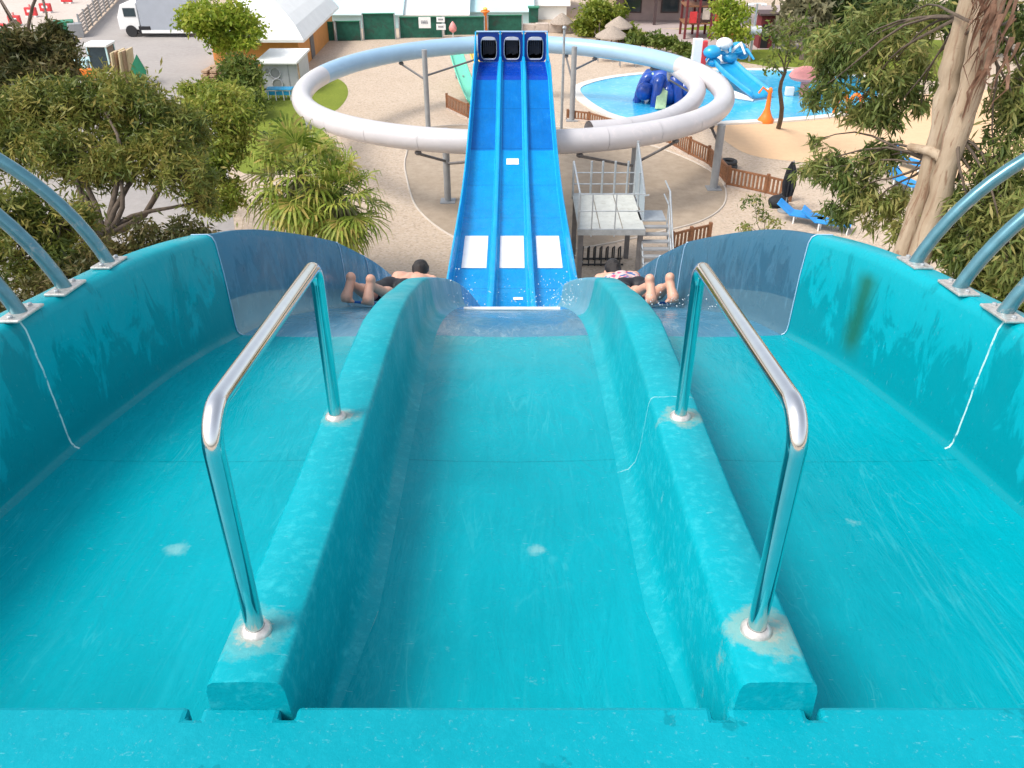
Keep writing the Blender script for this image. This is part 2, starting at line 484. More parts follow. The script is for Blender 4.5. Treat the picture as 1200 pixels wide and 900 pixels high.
# patterned swimsuit
def swimsuit():
    m, nt, N, L, P = new_mat('spotted swimsuit')
    pos = NODE(nt, 'ShaderNodeNewGeometry').outputs['Position']
    v = NODE(nt, 'ShaderNodeTexVoronoi'); v.inputs['Scale'].default_value = 26; L.new(pos, v.inputs['Vector'])
    h = NODE(nt, 'ShaderNodeSeparateColor'); L.new(v.outputs['Color'], h.inputs[0])
    c = mixc(nt, math_n(nt, 'GREATER_THAN', h.outputs[0], .62), (.62, .45, .42), (.05, .12, .30))
    c = mixc(nt, math_n(nt, 'GREATER_THAN', h.outputs[1], .75), c, (.55, .08, .18))
    L.new(c, P.inputs['Base Color']); P.inputs['Roughness'].default_value = .7
    return m
MT['suit'] = swimsuit()
def pool_water():
    m, nt, N, L, P = new_mat('pool water')
    pos = NODE(nt, 'ShaderNodeNewGeometry').outputs['Position']
    c = mixc(nt, ramp(nt, noise_n(nt, pos, .22, 3), .35, .65), (.02, .36, .66), (.10, .52, .76))
    c = mixc(nt, math_n(nt, 'MULTIPLY', ramp(nt, noise_n(nt, pos, 2.5, 4, .6, 1.0), .52, .62), .3), c, (.30, .66, .82))
    L.new(c, P.inputs['Base Color']); P.inputs['Roughness'].default_value = .12
    L.new(bump_n(nt, noise_n(nt, pos, 3, 4), .3, .05), P.inputs['Normal'])
    return m
MT['water'] = pool_water()
MT['gravel'] = ground_mat('shelly gravel', ((.46, .355, .265), (.51, .405, .31), (.55, .45, .355)), (.3, 14), bump=.5, bscale=60, spots=((.62, .53, .44), 12.0, .35))
MT['pad'] = ground_mat('weathered concrete', ((.34, .27, .20), (.42, .34, .26), (.27, .21, .155)), (.35, 2.2), bump=.3, bscale=30)
MT['asphalt'] = ground_mat('grey asphalt', ((.30, .275, .26), (.36, .33, .31), (.40, .37, .35)), (.2, 3), bump=.25, bscale=60)
MT['sandlot'] = ground_mat('pale packed sand', ((.50, .43, .38), (.58, .50, .45), (.46, .39, .33)), (.15, 2), bump=.3)
MT['rubberplay'] = ground_mat('peach play surface', ((.66, .44, .26), (.70, .48, .30), (.60, .40, .25)), (.12, 3), bump=.15)
MT['grass'] = ground_mat('lawn', ((.16, .205, .025), (.22, .26, .035), (.13, .17, .022)), (.7, 7), bump=.8, bscale=40)
MT['coping'] = ground_mat('white coping', ((.68, .65, .60), (.74, .72, .68), (.6, .56, .5)), (.5, 4), bump=.1)
MT['paving'] = ground_mat('grey pink paving', ((.40, .33, .31), (.46, .38, .36), (.36, .30, .28)), (.4, 4), bump=.2)
MT['kerb'] = ground_mat('concrete kerb', ((.52, .46, .40), (.58, .52, .46), (.45, .40, .34)), (.6, 5), bump=.2)
MT['lf_olive'] = leaf_mat('olive leaves', (.055, .088, .015), (.155, .190, .036), (.34, .28, .07))
MT['lf_dark'] = leaf_mat('dark olive leaves', (.032, .042, .012), (.085, .092, .024), (.17, .13, .05))
MT['lf_bright'] = leaf_mat('bright leaves', (.12, .175, .022), (.27, .33, .05), (.38, .33, .07), trans=.4)
MT['lf_lime'] = leaf_mat('yellow green leaves', (.12, .20, .012), (.26, .34, .03), (.45, .45, .07), trans=.45)
MT['lf_gum'] = leaf_mat('gum leaves', (.05, .085, .020), (.155, .21, .050), (.34, .30, .10))
MT['lf_palm'] = leaf_mat('palm leaves', (.10, .165, .020), (.30, .38, .06), (.50, .40, .12), trans=.35, clump=2.2)
MT['lf_pine'] = leaf_mat('deep green leaves', (.018, .035, .010), (.045, .075, .02), (.07, .10, .025))
MT['lf_hedge'] = leaf_mat('hedge leaves', (.05, .09, .015), (.11, .16, .025), (.2, .22, .05))
MT['lf_hedge2'] = leaf_mat('mid green leaves', (.09, .14, .012), (.19, .24, .025), (.30, .32, .05), trans=.4)
MT['lf_bush'] = leaf_mat('fresh bush leaves', (.06, .10, .018), (.19, .24, .05), (.34, .30, .10), trans=.4)
MT['lf_grey'] = leaf_mat('dusty leaves', (.10, .10, .05), (.20, .19, .10), (.3, .26, .15))
# ------------------------------------------------------------------ the slide
def table(pts):
    xs = [p[0] for p in pts]; ys = [p[1] for p in pts]
    return lambda y: float(np.interp(y, xs, ys))

SLOPE = table([(-6, .1317), (3.3, .1317), (5.0, .45), (9, .58), (10.5, .60), (14.0, .60), (20.5, 0), (24.3, 0), (33.5, -.432), (33.8, -.03), (50, -.03)])
_ys = np.arange(-6, 45, .02)
_sl = np.array([SLOPE(y) for y in _ys])
_Fs = -np.concatenate([[0], np.cumsum((_sl[1:] + _sl[:-1]) / 2 * .02)])
_Fs = _Fs - np.interp(1.363, _ys, _Fs) - 1.9
def F(y): return CAMZ + float(np.interp(y, _ys, _Fs))
XO = table([(-6, 1.86), (2.3, 1.855), (2.8, 1.81), (3.5, 1.69), (4.25, 1.56), (5.2, 1.51), (6.5, 1.44), (8, 1.40), (11, 1.44), (16, 1.53), (20, 1.56), (30, 1.47), (36, 1.38)])
XD = table([(-6, .578), (2, .578), (3, .592), (4, .596), (5.5, .60), (8, .58), (14, .50), (20, .50), (30, .485), (36, .465)])
WD = table([(-6, .0825), (3.4, .082), (4.3, .066), (6, .06), (20, .065), (36, .055)])
HD = table([(-6, .35), (3.4, .35), (4.3, .28), (6, .265), (12, .27), (20, .24), (36, .2)])
RIM = table([(-6, .58), (4.6, .60), (6.5, .60), (8, .53), (10, .47), (14, .47), (20, .48), (34, .42), (36, .42)])
KC = table([(-6, .2), (1.25, .2), (1.8, .72), (3.5, .75), (5, .8), (14, .6), (36, .5)])
FL = table([(-6, 1.0), (4.2, 1.0), (4.21, .45), (12, .4), (36, .4)])

def loft(ys, sec):
    mb = MB(); vs, uvs = [], []; fs = []
    n = None
    for y in ys:
        s = sec(y); n = len(s); f = F(y)
        for x, dz, u in s:
            vs.append((x, y, f + dz)); uvs.append((u + 1e-4, y))
    for i in range(len(ys) - 1):
        for k in range(n - 1):
            fs.append((i * n + k, i * n + k + 1, (i + 1) * n + k + 1, (i + 1) * n + k))
    return mb.add(vs, fs, uvs)

def yrange(a, b, d=.12):
    n = max(2, int(round((b - a) / d)) + 1)
    return [a + (b - a) * i / (n - 1) for i in range(n)]

def sec_outer(s):
    def f(y):
        X, r, k, fl = XO(y), RIM(y), KC(y), FL(y)
        pts = [(X + .17 * fl, r - .42), (X + .17 * fl, r - .05), (X + .155 * fl, r - .015), (X + .12 * fl, r), (X + .035 * fl, r + .002),
               (X + .012, r - .012), (X, r - .045), (X - .012, r * .62), (X - .02, .06), (X - .024, .028), (X - .034, .008), (X - .05, 0)]
        return [(s * x, z, z) for x, z in pts]
    return f
def sec_side_floor(s):
    def f(y):
        a = XO(y) - .05; b = XD(y) + WD(y) + .09 * KC(y)
        return [(s * (a + (b - a) * i / 10), -.012 * math.sin(math.pi * i / 10), s * (a + (b - a) * i / 10)) for i in range(11)]
    return f
def sec_mid_floor(y):
    b = XD(y) - WD(y) - .13 * KC(y)
    return [(-b + 2 * b * i / 10, -.012 * math.sin(math.pi * i / 10), -b + 2 * b * i / 10) for i in range(11)]
def sec_div(s):
    def f(y):
        c, w, h, k = XD(y), WD(y), HD(y), KC(y)
        pts = [(c + w + .09 * k, 0), (c + w + .05 * k, .018 * k), (c + w + .028 * k, .06 * k), (c + w + .012, .14 * k), (c + w + .003, h - .03), (c + w - .003, h - .008), (c + w - .014, h),
               (c, h + .003), (c - w + .014, h), (c - w + .003, h - .008), (c - w - .003, h - .03), (c - w - .02, .15 * k), (c - w - .045 * k, .07 * k), (c - w - .075 * k, .022 * k), (c - w - .13 * k, 0)]
        u, out = 0, []
        for i, (x, z) in enumerate(pts):
            if i: u += math.hypot(x - pts[i - 1][0], z - pts[i - 1][1])
            out.append((s * x, z, u))
        return out
    return f

slide = empty('water_slide', (0, 18, 0), 'teal and blue three-lane water slide plunging from the platform to a long blue run-out', 'water slide')
Y0, YJ, YC, YS, YE, YB1, YB2 = .9, 4.2, 5.85, 7.8, 29.3, 33.5, 36.0
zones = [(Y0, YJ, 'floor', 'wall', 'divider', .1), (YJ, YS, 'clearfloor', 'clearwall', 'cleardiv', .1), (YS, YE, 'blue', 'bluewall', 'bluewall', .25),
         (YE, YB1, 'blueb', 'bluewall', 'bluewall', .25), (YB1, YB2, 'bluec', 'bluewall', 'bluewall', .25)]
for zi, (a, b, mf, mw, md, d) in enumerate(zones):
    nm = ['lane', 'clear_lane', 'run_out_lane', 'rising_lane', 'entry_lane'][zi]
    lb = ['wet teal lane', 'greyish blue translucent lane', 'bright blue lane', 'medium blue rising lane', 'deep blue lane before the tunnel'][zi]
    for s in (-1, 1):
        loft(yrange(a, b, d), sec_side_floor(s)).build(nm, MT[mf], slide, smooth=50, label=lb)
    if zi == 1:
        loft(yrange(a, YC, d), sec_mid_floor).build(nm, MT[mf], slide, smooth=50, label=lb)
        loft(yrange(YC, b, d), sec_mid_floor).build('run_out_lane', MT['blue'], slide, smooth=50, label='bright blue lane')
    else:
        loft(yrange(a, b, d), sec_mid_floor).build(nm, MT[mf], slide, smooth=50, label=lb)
    wn = ['outer_wall', 'clear_outer_wall', 'run_out_side', 'run_out_side', 'run_out_side'][zi]
    dn = ['divider', 'clear_divider', 'run_out_divider', 'run_out_divider', 'run_out_divider'][zi]
    for s in (-1, 1):
        if zi == 2:
            loft(yrange(a, 11, .15), sec_outer(s)).build('clear_outer_wall', MT['clearwall'], slide, smooth=45)
            loft(yrange(11, b, d), sec_outer(s)).build(wn, MT[mw], slide, smooth=45)
        else:
            loft(yrange(a, b, d), sec_outer(s)).build(wn, MT[mw], slide, smooth=45)
        if zi == 0:
            db = loft(yrange(1.203, 5.0, d), sec_div(s))
            n = 15
            f0 = F(1.203)
            # square nose of the divider
            sec = sec_div(s)(1.203)
            db.add([(x, 1.203, f0 + z) for x, z, u in sec], [tuple(range(n))], [(u, 1.2) for x, z, u in sec])
            db.build(dn, MT[md], slide, smooth=45)
        else:
            loft(yrange(5.0 if zi == 1 else a, b, d), sec_div(s)).build(dn, MT[md], slide, smooth=45)
# pale joint bead at the end of the translucent middle lane, white joint lines on the walls
def cross_bead(y, x0, x1, r, mat, name, dz=.004):
    n = 9
    return MB().tube([(x0 + (x1 - x0) * i / n, y, F(y) + dz) for i in range(n + 1)], r, 8).build(name, mat, slide, smooth=60)
cross_bead(YC, -.37, .37, .016, MT['whitepaint'], 'joint_bead')
for s in (-1, 1):
    for y in (4.2, 6.6, 7.6):
        sec = sec_outer(s)(y)
        pts = [(x - s * .003, y, F(y) + z + .003) for x, z, u in sec[3:]]
        MB().tube(pts, .0035 if y < 5 else .005, 6).build('joint_bead', MT['tubeb'], slide, smooth=60)
# white landing panels in the run-out and small ones further along
def floor_panel(xc, hw, y0, y1, mat, name):
    mb = MB(); ys = yrange(y0, y1, .2); vs = []; fs = []
    for y in ys:
        for i in range(5):
            vs.append((xc + hw * (i / 2 - 1), y, F(y) + .006))
    for i in range(len(ys) - 1):
        for k in range(4):
            fs.append((i * 5 + k, i * 5 + k + 1, (i + 1) * 5 + k + 1, (i + 1) * 5 + k))
    return mb.add(vs, fs).build(name, mat, slide)
for xc in (-1.02, 0, 1.02):
    floor_panel(xc, .335, 20.9, 23.1, MT['whitepaint'], 'white_panel')
floor_panel(.02, .21, 28.35, 28.75, MT['whitepaint'], 'white_panel')
for xc in (0.0, 1.0):
    floor_panel(xc + .15, .12, 18.75, 18.95, MT['whitepaint'], 'white_panel')
# headwall with three tunnel mouths
def loop_pts(hw, hh, p=4.0, n=32):
    out = []
    for i in range(n):
        a = 2 * math.pi * (i + .5) / n
        c, s = math.cos(a), math.sin(a)
        r = (abs(c) ** p + abs(s) ** p) ** (-1 / p)
        out.append((hw * c * r, hh * s * r))
    return out
def rect_pts(hw, hh, n=32):
    out = []
    for i in range(n):
        a = 2 * math.pi * (i + .5) / n
        c, s = math.cos(a), math.sin(a)
        k = 1 / max(abs(c), abs(s))
        out.append((hw * c * k, hh * s * k))
    return out
fz = F(36)
for xc in (-.93, 0, .93):
    cz = fz + .50
    inner, outer = loop_pts(.315, .43), rect_pts(.43, .56)
    hb = MB(); n = 32
    vs = [(xc + x, 36, cz + .06 + z) for x, z in outer] + [(xc + x, 36, cz + z) for x, z in inner] + [(xc + x, 36.25, cz + z) for x, z in inner]
    fs = [(i, (i + 1) % n, n + (i + 1) % n, n + i) for i in range(n)] + [(n + i, n + (i + 1) % n, 2 * n + (i + 1) % n, 2 * n + i) for i in range(n)]
    head = hb.add(vs, fs).build('headwall', MT['bluehead'], slide, fixn=False)
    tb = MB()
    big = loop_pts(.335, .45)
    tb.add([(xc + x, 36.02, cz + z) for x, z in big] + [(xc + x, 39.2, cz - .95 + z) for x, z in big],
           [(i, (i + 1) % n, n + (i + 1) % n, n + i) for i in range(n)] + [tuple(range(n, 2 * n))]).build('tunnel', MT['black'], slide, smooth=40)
    sh2 = MB(); big = loop_pts(.36, .475)
    sh2.add([(xc + x, 36.04, cz + z) for x, z in big] + [(xc + x, 39.4, cz - .98 + z) for x, z in big],
           [(i, (i + 1) % n, n + (i + 1) % n, n + i) for i in range(n)] + [tuple(range(n, 2 * n))]).build('tunnel_shell', MT['bluewall'], slide, smooth=40)
    fr = MB()
    fr.tube([(xc + x, 35.985, cz + z) for x, z in inner] + [(xc + inner[0][0], 35.985, cz + inner[0][1])], .02, 6, caps=False)
    fr.build('tunnel_rim', MT['galv'], head, smooth=60)
    MB().box((xc, 35.97, cz + .37), (.50, .02, .10)).build('spray_bar', MT['greypanel'], head, bevel=.008)
    MB().box((xc, 35.97, cz - .40), (.42, .03, .06)).build('sill', MT['greypanel'], head, bevel=.008)
    fl = MB()
    for k in range(6):
        fl.box((xc - .2 + k * .08, 36.12 + .02 * (k % 2), cz + .04), (.05, .012, .62 - .06 * (k % 3)))
    fl.build('curtain', MT['rubber'], head)
MB().box((0, 36.02, fz + 1.135), (2.84, .10, .045)).build('head_cap', MT['paleblue'], slide, bevel=.015)
for s in (-1, 1):
    MB().box((s * .465, 35.97, fz + .6), (.07, .08, 1.12)).build('head_post', MT['bluewall'], slide, bevel=.015)
    MB().slab((s * 1.42, 34.2, fz + .38), (s * 1.42, 36.05, fz - .05), (s * 1.42, 36.05, fz + 1.13), (s * 1.42, 34.4, fz + .45), .05).build('head_cheek', MT['bluewall'], slide, bevel=.01)
# legs under the slide
for y, xs in ((.4, 1.7), (3.2, 1.6), (6.5, 1.45), (10.5, 1.4), (15.5, 1.35), (21, 1.3), (27, 1.2), (33.2, 1.1)):
    for s in (-1, 1):
        MB().tube([(s * xs, y, 0), (s * xs, y, F(y) - .12)], .11, 12).build('support_post', MT['column'], slide, smooth=40)
    MB().box((0, y, F(y) - .2), (2 * xs + .5, .16, .16)).build('cross_beam', MT['column'], slide, bevel=.01)

# ------------------------------------------------------------------ platform
zp = CAMZ - 1.617
plat = empty('platform', (0, 0, 0), 'teal start platform with a worn speckled edge at the foot of the view', 'platform')
edge = [(-2.9, -1.8), (2.9, -1.8), (2.9, 1.212)]
for x0, x1 in ((.647, .676), (.440, .474), (-.476, -.510), (-.683, -.713)):
    a, b = max(x0, x1), min(x0, x1)
    edge += [(a, 1.212), (a, 1.18), (b, 1.18), (b, 1.212)]
edge += [(-2.9, 1.212)]
pb = MB().prism(edge, zp - .42, zp)
pb.build('deck_slab', MT['deck'], plat, bevel=.012)
for s in (-1, 1):
    MB().box((s * 3.62, 1.2, zp - .02), (.22, 6.2, .18)).build('side_beam', MT['deck'], plat, bevel=.02)
    for y in (-1.6, 3.9):
        MB().tube([(s * 3.62, y, 0), (s * 3.62, y, zp - .11)], .10, 12).build('tower_leg', MT['column'], plat, smooth=40)
    MB().box((s * 2.7, -1.3, zp - .52), (2.0, .18, .18)).build('outrigger', MT['column'], plat)

# ------------------------------------------------------------------ stainless handrails on the dividers
def fillet_path(pts, r, seg=8):
    pts = [Vector(p) for p in pts]; out = [pts[0]]
    for i in range(1, len(pts) - 1):
        p, a, b = pts[i], (pts[i - 1] - pts[i]).normalized(), (pts[i + 1] - pts[i]).normalized()
        ang = a.angle(b); t = r / math.tan(ang / 2)
        c = p + (a + b).normalized() * (r / math.sin(ang / 2))
        s, e = p + a * t - c, p + b * t - c
        for k in range(seg + 1):
            q = s.slerp(e, k / seg) if s.angle(e) > 1e-4 else s
            out.append(c + q.normalized() * r)
    out.append(pts[-1])
    return out
for s, fx, rx in ((-1, -.594, -.612), (1, .566, .584)):
    yf, yr = 1.363, 2.437
    zf, zr = F(yf) + .35, F(yr) + .35
    hr = empty('handrail', (fx, yf, zf), 'bent stainless steel handrail on the %s teal lane divider' % ('left-hand' if s < 0 else 'right-hand'), 'handrail', 'handrails on the lane dividers')
    path = fillet_path([(fx, yf, zf - .03), (fx, yf, zf + .605), (rx, yr, zr + .58), (rx, yr, zr - .03)], .075, 9)
    MB().tube(path, .0215, 20).build('rail', MT['steel'], hr, smooth=70)
    for x, y, z in ((fx, yf, zf), (rx, yr, zr)):
        MB().lathe([(.022, .016), (.027, .014), (.032, .009), (.036, .004), (.036, -.01)], (x, y, z + .004), 24, caps=False).build('base_flange', MT['flange'], hr, smooth=50)

# ------------------------------------------------------------------ arched hoops along the rims
arch_lab = {0: 'farthest from the platform', 1: 'middle of its three', 2: 'nearest the platform at the picture edge'}
for s in (-1, 1):
    for i, (y, off) in enumerate(((3.47, .085), (3.12, .05), (2.83, .03))):
        z0 = F(y) + RIM(y); x0 = XO(y) + off
        hp = empty('arched_hoop', (s * x0, y, z0), 'steel hoop on the %s slide rim, %s' % ('left' if s < 0 else 'right', arch_lab[i]), 'steel hoop', 'arched steel hoops along the slide rims')
        a0, Rr = R(72), .95
        pts = []
        for k in range(33):
            ph = a0 - 2 * a0 * k / 32
            pts.append((s * (x0 + Rr * (math.sin(a0) - math.sin(ph))), y, z0 + Rr * (math.cos(ph) - math.cos(a0))))
        pts[0] = (pts[0][0], y, z0 + .0)
        pts.append((pts[-1][0] + s * .0, y, zp + .07))
        MB().tube(pts, .0285, 16).build('hoop_tube', MT['hooppaint'], hp, smooth=70)
        sl = math.atan(SLOPE(y))
        mb = MB(); mb.box((s * x0, y, z0 + .008), (.085, .19, .012), rx=-sl)
        pl = mb.build('base_plate', MT['flange'], hp, bevel=.004)
        for dy in (-.07, .07):
            MB().lathe([(.010, 0), (.010, .008), (.006, .011)], (s * x0, y + dy, z0 + .014 - SLOPE(y) * dy), 8).build('bolt', MT['galv'], pl)

# ------------------------------------------------------------------ the two riders
def remeshed(mb, name, mat, parent, voxel, sm=6):
    o = mb.build(name, mat, parent, local=True, fixn=True)
    rm = o.modifiers.new('Remesh', 'REMESH'); rm.mode = 'VOXEL'; rm.voxel_size = voxel; rm.use_smooth_shade = True
    s = o.modifiers.new('Smooth', 'SMOOTH'); s.factor = .5; s.iterations = sm
    return o
def limb(mb, pts, rs):
    for i in range(len(pts) - 1):
        n = 5
        p, q = Vector(pts[i]), Vector(pts[i + 1])
        mb.tube([p.lerp(q, k / n) for k in range(n + 1)], [rs[i] + (rs[i + 1] - rs[i]) * k / n for k in range(n + 1)], 12)
    for p, r in zip(pts, rs):
        mb.ball(p, r * 1.0, 12, 8)
def rider(x, y, yaw, label, female):
    root = empty('person', (x, y, F(y) + .03), label, 'person', 'people lying on the slide')
    root.rotation_euler = (-math.atan(.50), 0, yaw)
    b = MB()
    for s, fxo, lift in ((-1, -.085, .0), (1, .085, .01)):
        # lower leg, thigh
        limb(b, [(s * .10, .93, .13), (s * .12, .52, .075), (fxo + s * .01, .12, .155)], [.088, .056, .036])
        b.ball((s * .115, .38, .12), (.052, .13, .05))
        # foot with the sole turned to the back, heel up, toes on the slide
        limb(b, [(fxo, .075, .21), (fxo, .045, .12), (fxo + s * .008, .030, .055)], [.039, .038, .050])
        b.ball((fxo, .06, .215), (.041, .044, .042))
        for k in range(5):
            b.ball((fxo + (k - 2) * .0235, .045, .018 + (.004 if k in (0, 4) else 0)), (.0112, .028, .016), 8, 6)
        # arm: shoulder, elbow, wrist; forearm forward, hand closed on the front of the mat
        limb(b, [(s * .175, 1.38, .25), (s * .25, 1.44, .055), (s * .17, 1.66, .06)], [.055, .042, .028])
        b.ball((s * .165, 1.71, .06), (.04, .05, .018))
        for k in range(4):
            ln = (.055, .068, .064, .05)[k]
            fx0 = s * .165 + (k - 1.5) * .019
            limb(b, [(fx0, 1.745, .062), (fx0, 1.745 + ln * .6, .060), (fx0, 1.745 + ln * .75, .035)], [.0095, .0085, .008])
        limb(b, [(s * .13, 1.70, .055), (s * .105, 1.735, .048), (s * .10, 1.765, .045)], [.012, .010, .009])
    # trunk
    limb(b, [(0, .92, .13), (0, 1.10, .15), (0, 1.28, .20), (0, 1.38, .225)], [.098, .095, .11, .085])
    for s in (-1, 1):
        b.ball((s * .07, .93, .155), (.09, .12, .085))
        b.ball((s * .09, 1.27, .215), (.10, .16, .095))
        b.ball((s * .12, 1.37, .25), (.085, .07, .06))
    limb(b, [(0, 1.40, .24), (0, 1.48, .28)], [.062, .055])
    # head looking down the slide
    hc = Vector((0, 1.53, .315))
    b.ball(hc, (.076, .095, .108), 16, 12)
    b.ball(hc + Vector((0, .04, -.055)), (.055, .065, .06))
    b.ball(hc + Vector((0, .10, -.01)), (.013, .018, .022), 8, 6)
    for s in (-1, 1): b.ball(hc + Vector((s * .078, 0, -.01)), (.012, .02, .03), 8, 6)
    body = remeshed(b, 'body', MT['skin'], root, .0095, 4)
    h = MB()
    h.ball(hc + Vector((0, -.010, .030)), (.082, .097, .092), 16, 12)
    for k in range(26):
        a = k * 2.4; e = .2 + 1.2 * (k / 26)
        h.ball(hc + Vector((.074 * math.cos(a) * math.sin(e), -.01 + .088 * math.sin(a) * math.sin(e), .034 + .085 * math.cos(e))), (.018, .018, .014), 8, 6)
    if female:
        h.ball(hc + Vector((0, -.085, -.03)), (.06, .05, .08))
        limb(h, [tuple(hc + Vector((0, -.10, -.02))), tuple(hc + Vector((.02, -.15, -.12)))], [.045, .025])
    else:
        h.ball(hc + Vector((0, -.045, -.01)), (.068, .06, .06))
    remeshed(h, 'hair', MT['hair'], root, .012, 2)
    c = MB()
    limb(c, [(0, .93, .14), (0, 1.03, .135)], [.104, .098])
    for s in (-1, 1):
        c.ball((s * .07, .93, .16), (.098, .13, .092))
        if not female: limb(c, [(s * .10, .93, .13), (s * .115, .66, .10)], [.100, .082])
        else: limb(c, [(s * .10, .93, .13), (s * .108, .80, .115)], [.100, .090])
    remeshed(c, 'shorts', MT['shorts'], root, .012, 3)
    if female:
        t = MB()
        limb(t, [(0, 1.02, .145), (0, 1.14, .17), (0, 1.24, .205)], [.106, .108, .116])
        for s in (-1, 1):
            t.ball((s * .09, 1.22, .20), (.107, .13, .10))
        remeshed(t, 'swim_top', MT['suit'], root, .012, 3)
    return root
def foam_mat(x, y, yaw, label):
    r = empty('slide_mat', (x, y, F(y) + .012), label, 'slide mat', 'foam mats under the riders')
    r.rotation_euler = (-math.atan(.53), 0, yaw)
    m = MB(); m.box((0, .62, .012), (.52, 1.15, .022))
    m.tube([(-.26, 1.2, .02), (-.2, 1.25, .07), (.2, 1.25, .07), (.26, 1.2, .02)], .02, 8)
    m.build('mat_sheet', MT['mat'], r, bevel=.008, local=True)
    h = MB()
    for s in (-1, 1): h.tube([(s * .2, 1.0, .03), (s * .2, 1.05, .06), (s * .2, 1.15, .06), (s * .2, 1.2, .03)], .012, 8)
    h.build('grips', MT['rubber'], r, local=True)
rider(-1.25, 6.08, R(-14), 'person in black shorts lying head first on the left lane with bare soles showing', False)
rider(1.225, 6.16, R(9), 'person with dark hair and a spotted swimsuit lying head first on the right lane', True)
foam_mat(-1.14, 6.55, R(-11), 'blue foam mat under the rider on the left lane')
foam_mat(1.13, 6.6, R(8), 'blue foam mat under the rider on the right lane')

# spray thrown up where the water tips over the crest: fine drops
sp = MB(); rg = np.random.default_rng(77)
for cx, cy, n, sx in ((.42, 5.9, 90, .10), (-.40, 5.9, 40, .08), (.30, 6.6, 60, .2), (1.3, 5.6, 60, .22), (1.25, 6.0, 40, .2)):
    for k in range(n):
        x, y = cx + rg.normal() * sx, cy + rg.normal() * .22
        z = F(y) + .02 + abs(rg.normal()) * .16 * (1 if abs(cx) < 1 else .4)
        r = rg.uniform(.002, .0055)
        sp.ball((x, y, z), (r, r * 1.5, r), 6, 4)
m, nt, N, L, P = new_mat('water drops'); P.inputs['Base Color'].default_value = (.85, .92, .95, 1); P.inputs['Roughness'].default_value = .1; P.inputs['Transmission Weight'].default_value = .4; P.inputs['IOR'].default_value = 1.33
o = sp.build('water_spray', m, None, smooth=90, fixn=False)
tag(o, 'fine spray of water drops over the crest of the lanes', 'water', kind='stuff')
# ------------------------------------------------------------------ ground
def sheet(name, poly, z, mat, th=.0):
    o = MB().sheet(poly, z).build(name, mat)
    return tag(o, kind='structure')
def pix_poly(pts, z): return [tuple(G(u, v, z))[:2] for u, v in pts]
def smooth_poly(p, k=6):
    out = []; n = len(p)
    for i in range(n):
        p0, p1, p2, p3 = (Vector(p[(i + j - 1) % n]) for j in range(4))
        for t in range(k):
            t /= k
            out.append(tuple(.5 * ((2 * p1) + (p2 - p0) * t + (2 * p0 - 5 * p1 + 4 * p2 - p3) * t * t + (3 * p1 - p0 - 3 * p2 + p3) * t ** 3)))
    return out
sheet('ground', [(-700, -300), (700, -300), (700, 1100), (-700, 1100)], 0, MT['gravel'])
# grey service yard on the left, running down beside the tower
yard = [(-70, -30), (-9.6, -30)] + pix_poly([(283, 330), (270, 230), (262, 150), (258, 95), (262, 60), (250, 46), (214, 40)], 0) + [(-33, 88), (-40, 130), (-58, 130)] + pix_poly([(140, 0), (95, 46), (75, 52)], 0) + [(-70, 62)]
sheet('service_yard', yard, .004, MT['asphalt'])
lot = pix_poly([(134, 0), (92, 44), (60, 60), (-40, 60)], 0) + [(-120, 60), (-120, 140), (-44, 140)]
sheet('sand_lot', lot, .008, MT['sandlot'])
pad = smooth_poly(pix_poly([(500, 150), (476, 182), (478, 215), (492, 248), (535, 280), (600, 300), (690, 290), (770, 273), (825, 258), (850, 236), (842, 208), (800, 184), (740, 165), (640, 148)], 0))
sheet('concrete_pad', pad, .004, MT['pad'])
tag(MB().tube([(p[0], p[1], .01) for p in pad + pad[:1]], .045, 6, caps=False).build('kerb', MT['kerb'], smooth=60), kind='structure')
lawn = smooth_poly(pix_poly([(262, 96), (300, 84), (345, 80), (395, 92), (408, 108), (396, 128), (370, 140), (395, 180), (330, 200), (270, 190)], 0))
sheet('lawn', lawn, .008, MT['grass'])
play = smooth_poly(pix_poly([(835, 142), (900, 128), (1000, 118), (1100, 110), (1200, 110), (1250, 190), (1120, 215), (1010, 195), (940, 190), (870, 178)], 0))
sheet('play_surface', play, .006, MT['rubberplay'])
lawn_r = pix_poly([(680, 38), (700, 33), (760, 38), (830, 30), (1150, 50), (1150, 100), (1060, 92), (980, 80), (900, 78), (830, 66), (760, 48)], 0)
sheet('far_lawn', lawn_r, .010, MT['grass'])
path_r = pix_poly([(745, 33), (830, 36), (900, 48), (980, 48), (1080, 62), (1080, 72), (980, 56), (900, 58), (840, 60), (790, 48)], 0)
sheet('path', path_r, .016, MT['paving'])
terr = pix_poly([(640, 6), (1000, 6), (1000, 24), (760, 34), (690, 30)], 0)
sheet('terrace', terr, .006, MT['paving'])
beachp = pix_poly([(600, 72), (690, 62), (760, 66), (820, 80), (940, 78), (1000, 82), (1000, 100), (680, 128), (650, 130)], 0)
